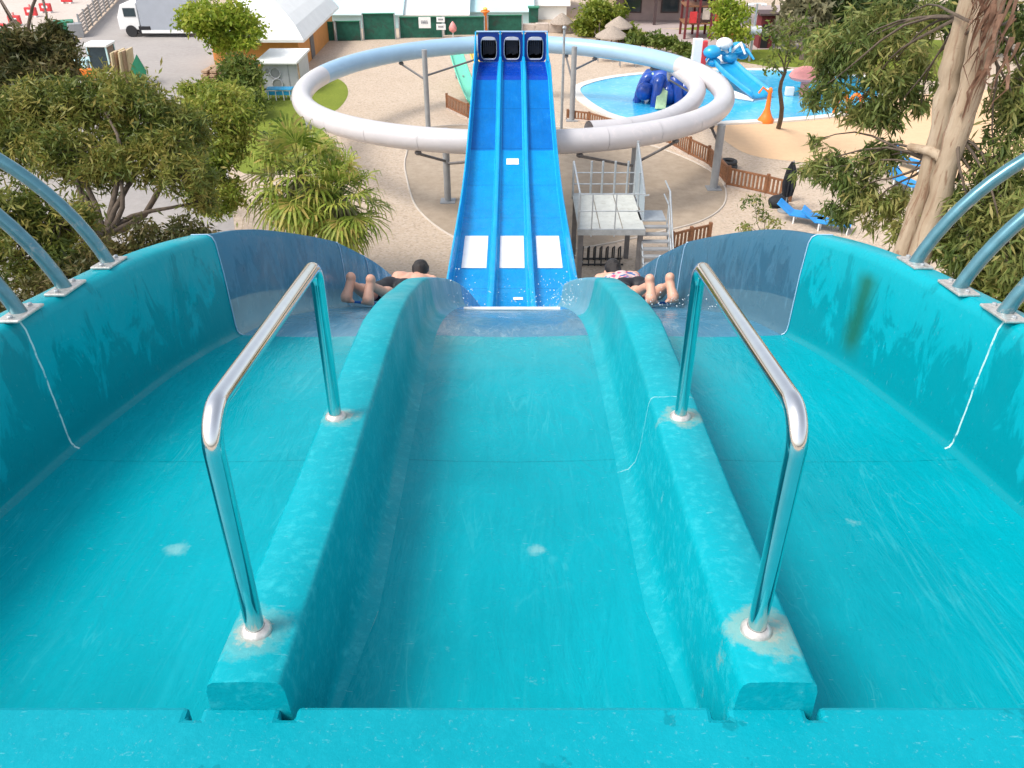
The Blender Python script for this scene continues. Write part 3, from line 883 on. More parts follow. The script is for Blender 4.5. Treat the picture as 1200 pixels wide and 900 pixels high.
# kids' pool
pool_px = [(680, 108), (692, 99), (730, 91), (790, 86), (850, 84), (920, 84), (1000, 90), (1030, 100), (1020, 122), (980, 134), (920, 140), (860, 143), (800, 146), (735, 140), (700, 126)]
pool = smooth_poly(pix_poly(pool_px, 0), 5)
cen = Vector((sum(p[0] for p in pool) / len(pool), sum(p[1] for p in pool) / len(pool)))
outer = [tuple(Vector(p) + (Vector(p) - cen).normalized() * .55) for p in pool]
cb = MB(); n = len(pool)
vs = [(p[0], p[1], .10) for p in outer] + [(p[0], p[1], .10) for p in pool] + [(p[0], p[1], .0) for p in outer] + [(p[0], p[1], .0) for p in pool]
fs = []
for i in range(n):
    j = (i + 1) % n
    fs += [(i, j, n + j, n + i), (2 * n + i, 2 * n + j, j, i), (n + i, n + j, 3 * n + j, 3 * n + i)]
tag(cb.add(vs, fs).build('pool_coping', MT['coping']), kind='structure')
tag(MB().sheet(pool, .055).build('pool_water', MT['water']), kind='structure')

# ------------------------------------------------------------------ white tube ring
ringo = empty('tube_slide', (0, 41, 0), 'white and pale blue enclosed tube ring circling behind the blue run-out on steel columns', 'tube slide')
def ring_pt(th):
    c, s = math.cos(th), math.sin(th)      # th = 0 right, pi/2 far side
    z = CAMZ - 9.62 + .22 * max(0, -s) ** 1.5 - .10 * abs(c)
    r = 9.65
    return Vector((.05 + r * c, 41.0 + r * s, z))
_inn = [A(u, v, y) for u, v, y in ((780, 72, 47.6), (797, 83, 45.6), (812, 95, 43.4), (817, 108, 41.0), (806, 124, 38.2), (778, 140, 35.6), (735, 150, 33.9), (690, 154, 33.1))]
def inner_pt(q):
    i = min(len(_inn) - 2, max(0, int(q))); t = q - i
    p = [_inn[min(len(_inn) - 1, max(0, i + k - 1))] for k in range(4)]
    return .5 * ((2 * p[1]) + (p[2] - p[0]) * t + (2 * p[0] - 5 * p[1] + 4 * p[2] - p[3]) * t * t + (3 * p[1] - p[0] - 3 * p[2] + p[3]) * t ** 3)
def tube_part(fn, a, b, mat, r=.45):
    mb = MB()
    k = 8
    pts, rs = [], []
    for i in range(k + 1):
        pts.append(fn(a + (b - a) * i / k)); rs.append(r)
    mb.tube(pts, rs, 24, caps=False)
    # bolted joint ring at the start of the section
    p0, p1 = fn(a), fn(a + (b - a) * .05)
    t = (p1 - p0).normalized()
    o = mb.build('tube_section', mat, ringo, smooth=40)
    jb = MB().tube([p0 - t * .05, p0 - t * .05, p0 + t * .05, p0 + t * .05], [r - .01, r + .06, r + .06, r - .01], 24, caps=False)
    jb.build('joint_flange', MT['jointb'] if mat is MT['tubeb'] else MT['jointw'], o, smooth=40)
    return o
NS = 26
for i in range(NS):
    a = 2 * math.pi * i / NS; b = 2 * math.pi * (i + 1) / NS
    m = (a + b) / 2
    back = math.sin(m) > -.02 and R(25) < m < R(168)
    tube_part(ring_pt, a, b, MT['tubeb'] if back else MT['tubew'])
for i in range(7):
    tube_part(inner_pt, i, i + 1, MT['tubew'], .40)

def column(base, ztop, r, targets, big=False):
    cb = MB().tube([(base[0], base[1], 0), (base[0], base[1], ztop)], r, 16)
    c = cb.build('column', MT['column'], ringo, smooth=40)
    MB().box((base[0], base[1], .02), (.62, .62, .04)).build('base_plate', MT['column'], c)
    for p, zj in targets:
        br = MB().tube([(base[0], base[1], zj), (p[0], p[1], p[2] - .58)], .055, 8)
        br.ball((p[0], p[1], p[2] - .54), (.14, .14, .10), 10, 6)
        br.build('brace', MT['brace'], c, smooth=50)
    return c
p = ring_pt(R(-101)); q = G(525, 236); column((q.x, q.y), p.z - .25, .14, [(ring_pt(R(-112)), 1.7), (ring_pt(R(-90)), 1.6)])
q = G(740, 236); column((q.x, q.y), ring_pt(R(-62)).z - .3, .15, [(ring_pt(R(-75)), 1.5), (ring_pt(R(-48)), 1.6)])
q = G(836, 221); column((q.x, q.y), CAMZ - 9.95, .17, [(ring_pt(R(-30)), 1.9)])
q = G(502, 152); column((q.x, q.y), 3.95, .13, [(ring_pt(R(129)), 2.5), (ring_pt(R(98)), 2.7)])
q = G(670, 141); column((q.x, q.y), 3.75, .14, [(ring_pt(R(62)), 2.6), (ring_pt(R(72)), 1.9)])
q = G(781, 123); column((q.x, q.y), A(783, 82, q.y).z, .15, [(ring_pt(R(40)), 2.0), (inner_pt(2.0), 1.4)])
q = G(352, 132); column((ring_pt(R(183)).x, ring_pt(R(183)).y), ring_pt(R(183)).z - .3, .14, [])

# ------------------------------------------------------------------ foliage
def leaves(blobs, n, ln, wd, droop, rng, clumps=14, flat=.75, spread=.30):
    w = np.array([b[1] ** 2.2 for b in blobs]); w /= w.sum()
    centers = []
    for c, r in blobs:
        d = rng.normal(size=(clumps, 3)); d /= np.linalg.norm(d, axis=1)[:, None]
        rad = r * rng.uniform(.35, 1.0, size=(clumps, 1)) ** .6
        centers.append(np.array(c) + d * rad * np.array([1, 1, flat]))
    bi = rng.choice(len(blobs), size=n, p=w)
    ci = rng.integers(0, clumps, size=n)
    P = np.array([centers[b][k] for b, k in zip(bi, ci)])
    rr = np.array([blobs[b][1] for b in bi])[:, None]
    P = P + rng.normal(size=(n, 3)) * rr * spread * np.array([1, 1, flat * .8])
    d = rng.normal(size=(n, 3)); d[:, 2] -= droop; d /= np.linalg.norm(d, axis=1)[:, None]
    s = np.cross(d, rng.normal(size=(n, 3))); s /= np.linalg.norm(s, axis=1)[:, None] + 1e-9
    nn = np.cross(d, s)
    L = ln * rng.uniform(.6, 1.35, size=(n, 1)); Wd = wd * rng.uniform(.7, 1.3, size=(n, 1))
    v = np.empty((n, 4, 3))
    v[:, 0] = P; v[:, 1] = P + d * L * .45 + s * Wd * .5 + nn * Wd * .15; v[:, 2] = P + d * L; v[:, 3] = P + d * L * .45 - s * Wd * .5 + nn * Wd * .15
    return v.reshape(-1, 3), centers
def leaf_object(name, v, mat, parent):
    n = len(v) // 4
    me = bpy.data.meshes.new(name)
    me.vertices.add(n * 4); me.vertices.foreach_set('co', v.astype(np.float32).ravel())
    me.loops.add(n * 4); me.loops.foreach_set('vertex_index', np.arange(n * 4, dtype=np.int32))
    me.polygons.add(n); me.polygons.foreach_set('loop_start', np.arange(0, n * 4, 4, dtype=np.int32))
    me.update(calc_edges=True)
    me.materials.append(mat)
    o = bpy.data.objects.new(name, me); COL.objects.link(o)
    if parent is not None:
        o.parent = parent; o.matrix_parent_inverse = world_of(parent).inverted()
    return o
def limb_path(a, b, rng, wob=.12, k=6):      # gently curved
    a, b = Vector(a), Vector(b); L = (b - a).length
    out = []
    w1, w2 = Vector(rng.normal(size=3)) * L * wob * .45, Vector(rng.normal(size=3)) * L * wob * .30
    for i in range(k + 1):
        t = i / k
        p = a.lerp(b, t) + Vector((0, 0, math.sin(t * math.pi) * L * .08))
        p += w1 * math.sin(math.pi * t) + w2 * math.sin(2 * math.pi * t)
        out.append(p)
    return out
def tree(name, base, blobs, n, ln, wd, mat, label, cat='tree', droop=.4, seed=1, trunk_r=.16, bark='bark', group=None, clumps=14, spread=.30, fork=None, twigs=True, flat=.75):
    rng = np.random.default_rng(seed)
    base = Vector(base)
    root = empty(name, base, label, cat, group)
    v, centers = leaves(blobs, n, ln, wd, droop, rng, clumps, flat, spread)
    leaf_object('crown', v, mat, root)
    cz = min(c[2] - r * .3 for c, r in blobs)
    mean = Vector((sum(c[0] for c, r in blobs) / len(blobs), sum(c[1] for c, r in blobs) / len(blobs), 0))
    top = Vector(fork) if fork else Vector((base.x * .6 + mean.x * .4, base.y * .6 + mean.y * .4, max(base.z + .4, cz * .75)))
    tb = MB()
    tb.tube(limb_path(base - Vector((0, 0, .1)), top, rng, .05), [trunk_r * (1.15 - .45 * i / 6) for i in range(7)], 10)
    for bi, (c, r) in enumerate(blobs):
        tb.tube(limb_path(top - Vector((0, 0, .15)), c, rng, .16), [trunk_r * (.40 - .30 * i / 6) for i in range(7)], 7)
        if twigs:
            for k in range(0, clumps, 2):
                e = centers[bi][k]
                tb.tube(limb_path(c, e, rng, .2, 4), [trunk_r * .11, trunk_r * .09, trunk_r * .07, trunk_r * .05, .005], 5, caps=False)
    tb.build('trunk', MT[bark], root, smooth=60)
    return root
def B(u, v, y, rpx):
    c = A(u, v, y); d = (c - Vector((0, 0, CAMZ))); depth = d.y * CP - d.z * SP
    return (tuple(c), rpx * depth / 1000)

tree('gum_tree', (-8.6, 17.0, 0), [B(55, 130, 19, 50), B(115, 118, 19, 44), B(165, 128, 18.5, 44), B(205, 165, 18, 44), B(15, 160, 18, 50), B(90, 180, 17.5, 48), B(150, 190, 17.5, 40), B(25, 300, 14.5, 46), B(70, 265, 15, 40), B(218, 205, 17, 32), B(10, 240, 15, 42), B(235, 235, 17, 18), B(90, 310, 14.3, 26)],
     40000, .19, .042, MT['lf_olive'], 'large olive-leaved gum tree spreading beside the left slide wall', seed=3, trunk_r=.17, clumps=34, spread=.20, fork=tuple(A(120, 268, 16.0)))
tree('shrub', (-7.4, 15.2, 0), [B(170, 290, 15, 32), B(215, 278, 15.2, 26), B(120, 320, 14.2, 38), B(60, 350, 13.5, 40), B(15, 372, 13, 30)], 11000, .16, .045, MT['lf_dark'],
     'low dusty brownish shrub right under the left slide rim', 'shrub', seed=4, trunk_r=.08, clumps=18)
tree('dark_tree', G(35, 175), [B(40, 62, 27, 40), B(70, 80, 27, 28), B(10, 75, 27, 36), B(30, 100, 26, 40), B(60, 45, 28, 22)], 16000, .24, .06, MT['lf_dark'],
     'dark olive tree at the upper left corner behind the large gum tree', seed=5, trunk_r=.2, clumps=22, spread=.24)
tree('bright_tree', G(250, 245), [B(255, 138, 26, 40), B(262, 180, 25.5, 34), B(232, 195, 25, 32), B(252, 228, 24.5, 30), B(238, 112, 29, 24), B(270, 112, 29, 18)], 17000, .19, .065, MT['lf_bright'],
     'bright yellowish green tree between the large gum tree and the palm', seed=6, trunk_r=.14, clumps=20, spread=.24)
tree('young_tree', G(270, 84), [B(250, 14, 54, 26), B(280, 22, 54, 24), B(230, 22, 54, 18), B(262, 42, 54, 22), B(290, 44, 53, 16)], 8000, .30, .14, MT['lf_lime'],
     'light yellow-green tree beside the white-roofed orange building', seed=7, trunk_r=.15, clumps=12)
tree('hedge_bush', G(285, 110), [B(280, 80, 50, 20), B(285, 98, 49, 20), B(292, 118, 47, 18), B(275, 125, 46, 18), B(265, 100, 49, 12)], 6000, .26, .12, MT['lf_hedge'],
     'green bush along the yard edge left of the grey cabinet', 'bush', seed=8, trunk_r=.06, twigs=False)
tree('round_tree', G(697, 52), [B(700, 20, 70, 23), B(690, 32, 70, 15), B(715, 18, 70, 16), B(735, 38, 68, 12), B(745, 44, 67, 9)], 8000, .32, .15, MT['lf_hedge2'],
     'rounded lime green tree behind the ring next to the thatched parasol', seed=9, trunk_r=.15)
tree('playground_tree', G(866, 56), [B(860, 20, 62, 20), B(852, 34, 61, 15), B(872, 40, 61, 13), B(850, 8, 62, 14)], 2200, .32, .15, MT['lf_lime'],
     'thin yellow-green tree standing in front of the red play tower', seed=10, trunk_r=.1)
hed = [B(u, v, y, 8) for u, v, y in ((765, 46, 64), (785, 50, 62.5), (800, 56, 61), (815, 62, 59), (745, 46, 64), (776, 48, 63))]
tree('low_hedge', G(790, 60), hed, 2600, .35, .2, MT['lf_hedge'], 'low clipped green hedge curving behind the white tube ring', 'hedge', seed=11, trunk_r=.03, twigs=False)
for i, (u, v, r, lab) in enumerate(((985, 20, 34, 'dark green tree at the top edge, right of the lamp post'), (1030, 10, 36, 'deep green tree at the top edge, half behind the gum leaves'), (940, 18, 26, 'dusty olive tree at the top edge near the dark red hut'),
                                    (1150, 8, 42, 'tall dark tree at the top right corner behind the trunks'))):
    tree('park_tree', G(u, 62 + 4 * i), [B(u, v, 66 - i, r * .8), B(u - r * .6, v + 12, 65 - i, r * .5), B(u + r * .6, v + 8, 66 - i, r * .55), B(u, v - 25, 67 - i, r * .7)], 4200, .6, .24,
         MT['lf_grey' if i == 2 else 'lf_pine'], lab, seed=20 + i, trunk_r=.22, group='trees in the far park')
tree('sapling', G(895, 285), [B(882, 238, 28.5, 12), B(893, 252, 28.5, 11), B(872, 268, 28, 9), B(905, 262, 28, 9), B(900, 275, 28, 10)], 480, .17, .06, MT['lf_gum'],
     'thin sapling with sparse leaves behind the right slide wall', 'sapling', seed=30, trunk_r=.035, clumps=8, spread=.35)
tree('slender_tree', G(912, 150), [B(915, 40, 40, 18), B(930, 62, 40, 16), B(905, 75, 40, 12), B(945, 30, 40, 16)], 420, .30, .10, MT['lf_hedge'],
     'slender leaning tree by the edge of the children\'s pool', seed=31, trunk_r=.11, spread=.4, fork=tuple(A(920, 85, 40.5)))

tree('leafy_shrub', (6.2, 8.4, 0), [B(1115, 290, 8.9, 26), B(1150, 315, 8.5, 30), B(1185, 340, 8.2, 32), B(1195, 295, 8.6, 36), B(1160, 265, 8.9, 30), B(1215, 370, 7.9, 30), B(1080, 285, 9.6, 18), B(1205, 225, 8.8, 34), B(1140, 345, 8.6, 28)], 12000, .12, .034, MT['lf_bush'],
     'light green leafy shrub growing up behind the right slide wall and hoops', 'shrub', seed=33, trunk_r=.07, clumps=20, spread=.22)
for i, (u, v, r, n, lab) in enumerate(((965, 52, 15, 900, 'small light green tree on the far lawn left of the dark bench'), (1005, 66, 14, 900, 'small bushy tree on the far lawn right of the dark bench'), (925, 45, 15, 900, 'pale thin tree on the far lawn next to the dark red hut'))):
    tree('lawn_tree', G(u, v + 26), [B(u, v, 58 - 4 * i, r), B(u + 8, v - 14, 58 - 4 * i, r * .8), B(u - 8, v - 6, 58 - 4 * i, r * .8)], n, .34, .15, MT['lf_hedge' if i < 2 else 'lf_grey'], lab, seed=50 + i, trunk_r=.09, group='small trees on the far lawn')
# double-trunk gum tree on the right
gum = empty('peeling_gum_tree', (4.75, 9.45, 0), 'tall peeling gum tree with two pale trunks beside the right slide wall', 'tree')
rng = np.random.default_rng(44)
def trunk(pts, rs):
    v = [Vector(p) for p in pts]; out = []; rr = []
    for i in range(len(v) - 1):
        for k in range(5):
            t = k / 5
            out.append(v[i].lerp(v[i + 1], t) + Vector((rng.normal() * .012, rng.normal() * .012, 0))); rr.append(rs[i] + (rs[i + 1] - rs[i]) * t + rng.normal() * .004)
    out.append(v[-1]); rr.append(rs[-1])
    return MB().tube(out, rr, 18)
pA = [(4.35, 9.3, 0), (4.40, 9.35, 5), tuple(A(1072, 262, 9.4)), tuple(A(1097, 175, 9.4)), tuple(A(1113, 100, 9.4)), tuple(A(1131, 25, 9.4)), tuple(A(1162, -120, 9.4)), (6.2, 9.6, 17)]
pB = [(4.65, 9.1, 0), (4.60, 9.1, 5), tuple(A(1091, 262, 9.0)), tuple(A(1117, 175, 9.0)), tuple(A(1138, 100, 9.0)), tuple(A(1155, 25, 9.0)), tuple(A(1190, -120, 9.0)), (6.6, 9.0, 17)]
tA = trunk(pA, [.20, .16, .118, .112, .115, .112, .10, .05]).build('trunk', MT['gum'], gum, smooth=70, label='left trunk with brown streaks')
tB = trunk(pB, [.24, .20, .115, .118, .122, .128, .12, .06]).build('trunk', MT['gum'], gum, smooth=70, label='right trunk with strips of peeling bark')
bk = MB()
for k in range(60):       # hanging strips of bark
    u, v = rng.uniform(1152, 1200), rng.uniform(-40, 95)
    a = A(u - 2, v, 8.75 + rng.uniform(-.1, .2)); L = rng.uniform(.25, .7)
    w = rng.uniform(.010, .034)
    q = [a + Vector((rng.normal() * .03 - .02 * i, rng.normal() * .03, -L * i / 3)) for i in range(4)]
    for i in range(3):
        bk.add([q[i] - Vector((w * (1 - i / 4), 0, 0)), q[i] + Vector((w * (1 - i / 4), .02, 0)), q[i + 1] + Vector((w * (1 - (i + 1) / 4), .02, 0)), q[i + 1] - Vector((w * (1 - (i + 1) / 4), 0, 0))], [(0, 1, 2, 3)])
pb_ = MB()
for k in range(9):
    v = 95 - k * 2
bk.build('peeling_bark', plain('loose bark', (.30, .17, .11), .85, var=.35, scale=12), tB)
stub = MB(); stub.tube(limb_path(A(1112, 196, 9.1), A(1066, 172, 9.6), rng, .1), [.065, .06, .058, .055, .05, .045, .04], 9)
stub.build('branch_stub', MT['gum'], tA, smooth=60)
blobs = [B(1000, 50, 11, 44), B(1050, 70, 10.5, 40), B(1015, 110, 10.5, 34), B(1060, 20, 11, 42), B(1080, 110, 10.3, 20), B(960, 105, 11, 22), B(975, 70, 11, 22),
         B(1005, 205, 10.3, 30), B(1035, 185, 10.2, 26), B(975, 195, 10.6, 24), B(1020, 245, 10, 26), B(985, 245, 10.3, 18), B(1045, 130, 10.3, 20), B(1055, 235, 9.9, 20), B(940, 200, 11, 10), B(955, 165, 11, 9),
         B(1165, 190, 8.9, 36), B(1190, 130, 9.2, 34), B(1150, 240, 8.7, 32), B(1190, 250, 8.5, 40), B(1110, 265, 9.0, 22), B(1130, 295, 8.5, 26), B(1180, 310, 8.2, 36), B(1195, 40, 9.6, 34), B(1060, 275, 9.6, 20), B(1200, 100, 9.2, 30)]
vv, cent = leaves(blobs, 19000, .145, .027, 1.1, rng, 22, .85, .21)
leaf_object('crown', vv, MT['lf_gum'], gum)
br = MB()
for i, (c, r) in enumerate(blobs):
    c = Vector(c)
    src = (A(1124, 20, 9.4) if c.x < 4.6 else A(1150, 30, 9.0)) if c.z > 9.6 else (A(1092, 190, 9.4) if c.x < 4.6 else A(1125, 160, 9.0))
    br.tube(limb_path(src, c, rng, .09), [.020, .017, .014, .012, .010, .008, .006], 6)
    for k in range(0, 16, 2):
        br.tube(limb_path(c, cent[i][k], rng, .2, 4), [.008, .007, .006, .004, .002], 4, caps=False)
br.build('branches', MT['bark'], gum, smooth=60)

# ------------------------------------------------------------------ fan palms
def palm(base, crown, rad, n, seed, label):
    rng = np.random.default_rng(seed)
    root = empty('fan_palm', base, label, 'palm', 'fan palms by the gravel')
    tb = MB(); pts = [Vector(base).lerp(Vector(crown), i / 8) for i in range(9)]
    tb.tube(pts, [.26, .22, .2, .2, .2, .2, .21, .22, .16], 14)
    tb.build('trunk', MT['palmbark'], root, smooth=60)
    V = []; pet = MB()
    for k in range(n):
        az = k * 2.39996 + rng.normal() * .15
        el = R(80) - R(160) * (k / n) ** .8 + rng.normal() * .10
        d = Vector((math.cos(az) * math.cos(el), math.sin(az) * math.cos(el), math.sin(el)))
        L = rad * rng.uniform(.42, .58)
        p0 = Vector(crown); p1 = p0 + d * L + Vector((0, 0, -.10 * L * max(0, math.cos(el))))
        pet.tube([p0, p0.lerp(p1, .5) + Vector((0, 0, .04)), p1], [.022, .016, .011], 5, caps=False)
        side = d.cross(Vector((0, 0, 1)))
        if side.length < .1: side = Vector((1, 0, 0))
        side.normalize(); up = side.cross(d).normalized()
        m = 17
        for j in range(m):
            a = R(-115) + R(230) * j / (m - 1)
            dd = (d * math.cos(a) + side * math.sin(a) + up * (.18 * abs(math.sin(a)) + rng.normal() * .05)).normalized()
            bl = rad * rng.uniform(.42, .56) * (1 - .25 * abs(a) / R(115))
            wv = dd.cross(up).normalized() * (.042 * rad / 2)
            a0 = p1; a1 = p1 + dd * bl * .5 + Vector((0, 0, -.03)); a2 = p1 + dd * bl * .85 + Vector((0, 0, -.22 * bl)); a3 = a2 + dd * bl * .1 + Vector((0, 0, -.30 * bl))
            fold = up * .02
            V += [a0, a1 - wv, a1 + fold, a1 + wv]
            V += [a1 - wv, a2 - wv * .6, a2 + wv * .6, a1 + wv]
            V += [a2 - wv * .6, a3, a3, a2 + wv * .6] if False else [a2 - wv * .6, a3 - wv * .15, a3 + wv * .15, a2 + wv * .6]
    leaf_object('crown', np.array([tuple(p) for p in V]), MT['lf_palm'], root)
    pet.build('petioles', MT['lf_hedge'], root, smooth=60)
    # skirt of dead fronds
    sk = []
    for k in range(360):
        az = rng.uniform(0, 2 * math.pi); r0 = rng.uniform(.15, .35)
        p = Vector(crown) + Vector((math.cos(az) * r0, math.sin(az) * r0, -.15 - rng.uniform(0, .7)))
        q = p + Vector((math.cos(az) * .35, math.sin(az) * .35, -rng.uniform(.3, .8)))
        w = Vector((-math.sin(az), math.cos(az), 0)) * .035
        sk += [p - w, q - w * .5, q + w * .5, p + w]
    leaf_object('dead_fronds', np.array([tuple(p) for p in sk]), MT['lf_grey'], root)
    return root
c1 = A(352, 205, 25.4); palm((c1.x - .1, c1.y + .1, 0), tuple(c1), 2.15, 50, 61, 'large fan palm with a broad yellow-green crown left of the white ring')
c2 = A(398, 232, 24.6); palm((c2.x + .1, c2.y, 0), tuple(c2), 1.75, 40, 62, 'smaller fan palm leaning over the gravel right of the bigger palm')
# ------------------------------------------------------------------ buildings
def gable(name, x0, x1, y0, y1, hw, hr, mwall, mroof, label, cat='building', over=.6, extras=None):
    root = empty(name, ((x0 + x1) / 2, (y0 + y1) / 2, 0), label, cat)
    MB().box(((x0 + x1) / 2, (y0 + y1) / 2, hw / 2), (x1 - x0, y1 - y0, hw)).build('wall', mwall, root)
    ym = (y0 + y1) / 2
    rb = MB()
    for ya in (y0 - over, y1 + over):
        e = hw - (hr - hw) * over / (ym - y0)
        a, b, c, d = (x0 - over, ya, e), (x1 + over, ya, e), (x1 + over, ym, hr), (x0 - over, ym, hr)
        rb.slab(a, b, c, d, .12 if ya < ym else -.12)
    rb.build('roof', mroof, root, bevel=.03)
    gb = MB()
    for x in (x0 + .01, x1 - .01):
        gb.add([(x, y0, hw - .03), (x, y1, hw - .03), (x, ym, hr - .14)], [(0, 1, 2)])
    gb.build('gable_end', mwall, root)
    return root
def hip(name, x0, x1, y0, y1, hw, hr, mwall, mroof, label, cat='building', over=.5):
    root = empty(name, ((x0 + x1) / 2, (y0 + y1) / 2, 0), label, cat)
    MB().box(((x0 + x1) / 2, (y0 + y1) / 2, hw / 2), (x1 - x0, y1 - y0, hw)).build('wall', mwall, root)
    a0, a1, b0, b1 = x0 - over, x1 + over, y0 - over, y1 + over
    k = min(a1 - a0, b1 - b0) / 2 * .98
    xm, ya, yb = (a0 + a1) / 2, b0 + k, b1 - k
    rb = MB(); n = 6
    # gently swept (tent like) slopes
    rings = []
    for i in range(n + 1):
        t = i / n; z = hw - .1 + (hr - hw) * (t ** .72)
        rings.append([(a0 + (xm - a0) * t, b0 + (ya - b0) * t, z), (a1 + (xm - a1) * t, b0 + (ya - b0) * t, z), (a1 + (xm - a1) * t, b1 + (yb - b1) * t, z), (a0 + (xm - a0) * t, b1 + (yb - b1) * t, z)])
    vs = [p for r in rings for p in r] + [(p[0], p[1], p[2] - .16) for p in rings[0]]
    fs = [(i * 4 + q, i * 4 + (q + 1) % 4, (i + 1) * 4 + (q + 1) % 4, (i + 1) * 4 + q) for i in range(n) for q in range(4)]
    m = 4 * (n + 1)
    fs += [(m + q, m + (q + 1) % 4, (q + 1) % 4, q) for q in range(4)] + [(m + 3, m + 2, m + 1, m)]
    rb.add(vs, fs).build('roof', mroof, root, bevel=.05)
    return root
ob = hip('orange_building', -19.2, -13.75, 58, 70, 2.1, 4.9, MT['orange'], MT['roofw'], 'orange plastered building under a bright white hipped roof')
MB().box((-13.73, 62, 1.0), (.06, 1.1, 1.9)).build('door', MT['brace'], ob, bevel=.01)
g = G(272, 76)
sh = empty('shed', (g.x, g.y, 0), 'small orange shed with a pale flat roof behind the bush', 'shed')
MB().box((g.x, g.y + 1.5, .85), (2.3, 3, 1.7)).build('wall', MT['orange'], sh)
MB().box((g.x, g.y + 1.4, 1.76), (2.7, 3.6, .12)).build('roof', MT['roofw'], sh, bevel=.02)
# grey cabinet with vents
g = G(331, 109)
cx, cy = g.x, g.y
cab = empty('equipment_cabinet', (cx, cy, 0), 'pale grey cabinet with round vents and a white slab roof on the lawn', 'cabinet')
MB().box((cx, cy + 1.6, .85), (2.1, 3.2, 1.7)).build('housing', MT['greypanel'], cab, bevel=.02)
MB().box((cx - .08, cy + 1.55, 1.78), (2.5, 3.9, .14)).build('roof', MT['roofw'], cab, bevel=.03)
for dx, z in ((-.25, 1.15), (-.2, .52), (-.7, 1.25)):
    v = MB(); r = .30 if dx > -.5 else .17
    v.tube([(cx + dx, cy - .01, z), (cx + dx, cy - .05, z)], r, 20)
    vv_ = v.build('vent', MT['column'], cab, smooth=40)
    q = MB(); q.tube([(cx + dx + math.cos(a) * r, cy - .06, z + math.sin(a) * r) for a in [2 * math.pi * k / 20 for k in range(21)]], .03, 6, caps=False)
    q.build('vent_ring', MT['greypanel'], vv_, smooth=60)
MB().box((cx + .52, cy - .012, .85), (.02, .03, 1.6)).build('door_joint', MT['column'], cab)
for dx in (-1.22, 1.16):
    MB().box((cx + dx, cy - .1, .85), (.08, .08, 1.7)).build('roof_post', MT['woodpale'], cab)
g = G(328, 118)
bn = empty('folding_table', (g.x, g.y, 0), 'blue topped folding table with white legs in front of the grey cabinet', 'table')
MB().box((g.x, g.y + .3, .62), (1.5, .7, .05)).build('top', MT['skyblue'], bn, bevel=.01)
for sx in (-.65, -.2, .25, .65):
    for sy in (.02, .58):
        MB().tube([(g.x + sx, g.y + sy, 0), (g.x + sx * .93, g.y + sy, .6)], .03, 8).build('leg', MT['white'], bn)
MB().box((g.x, g.y + .02, .42), (1.4, .03, .22)).build('front_panel', MT['skyblue'], bn)
# right-hand buildings
rb_ = empty('terrace_building', (11, 78, 0), 'pinkish low building with a dark brown canopy at the top of the view', 'building')
MB().box((13.2, 80, 1.5), (9.6, 7, 3.0)).build('wall', MT['brick'], rb_)
MB().slab((8.2, 74.2, 2.75), (18.4, 74.2, 2.75), (18.4, 84, 3.8), (8.2, 84, 3.8), .2).build('roof', MT['darkroof'], rb_)
for k in range(4):
    MB().box((8.5 + k * 3.1, 74.5, 1.35), (.22, .22, 2.7)).build('canopy_post', MT['darkroof'], rb_)
for k in range(3):
    w = MB().box((10 + k * 3.1, 76.47, 1.3), (1.5, .06, 1.4)).build('window', MT['darkroof'], rb_)
    MB().box((10 + k * 3.1, 76.44, 1.3), (1.3, .05, 1.2)).build('pane', MT['glass'], w)
bb = empty('beige_building', (8.0, 76, 0), 'pale yellow beige building corner beside the rounded lime tree', 'building')
MB().box((7.6, 79, 2.4), (1.7, 7.5, 4.8)).build('wall', MT['beige'], bb)
w = MB().box((7.3, 75.23, 2.6), (.6, .05, 1.0)).build('window', MT['white'], bb)
MB().box((7.3, 75.19, 2.6), (.46, .05, .86)).build('pane', MT['glass'], w)
MB().box((7.6, 79, 4.9), (2.1, 8, .2)).build('roof', MT['darkroof'], bb)
# pale roofs of the wave-pool tents behind the green fence
for i, (u0, u1, y0, y1, hw, hr, mw, mr, lab) in enumerate(((300, 384, 88, 97, 2.4, 4.6, 'truckgrey', 'roofw', 'grey walled tent with a white roof at the top, left of the aqua tents'),
                                                    (386, 468, 73, 83, 1.2, 3.6, 'aqua', 'aqua', 'pale aqua tent with a sloping roof behind the green mesh fence, left end'),
                                                    (470, 546, 73.5, 83, 1.1, 3.4, 'aqua', 'roofw', 'white roofed tent with aqua walls behind the two white notices'),
                                                    (549, 622, 75, 85, 1.1, 3.4, 'aqua', 'aqua', 'pale aqua tent behind the orange post'),
                                                    (630, 664, 77, 86, 1.3, 3.8, 'roofw', 'roofw', 'small white tent left of the rounded lime tree'))):
    x0, x1 = A(u0, 12, y0).x, A(u1, 12, y0).x
    gable('tent', x0, x1, y0, y1, hw, hr, MT[mw], MT[mr], lab, 'tent', .3)
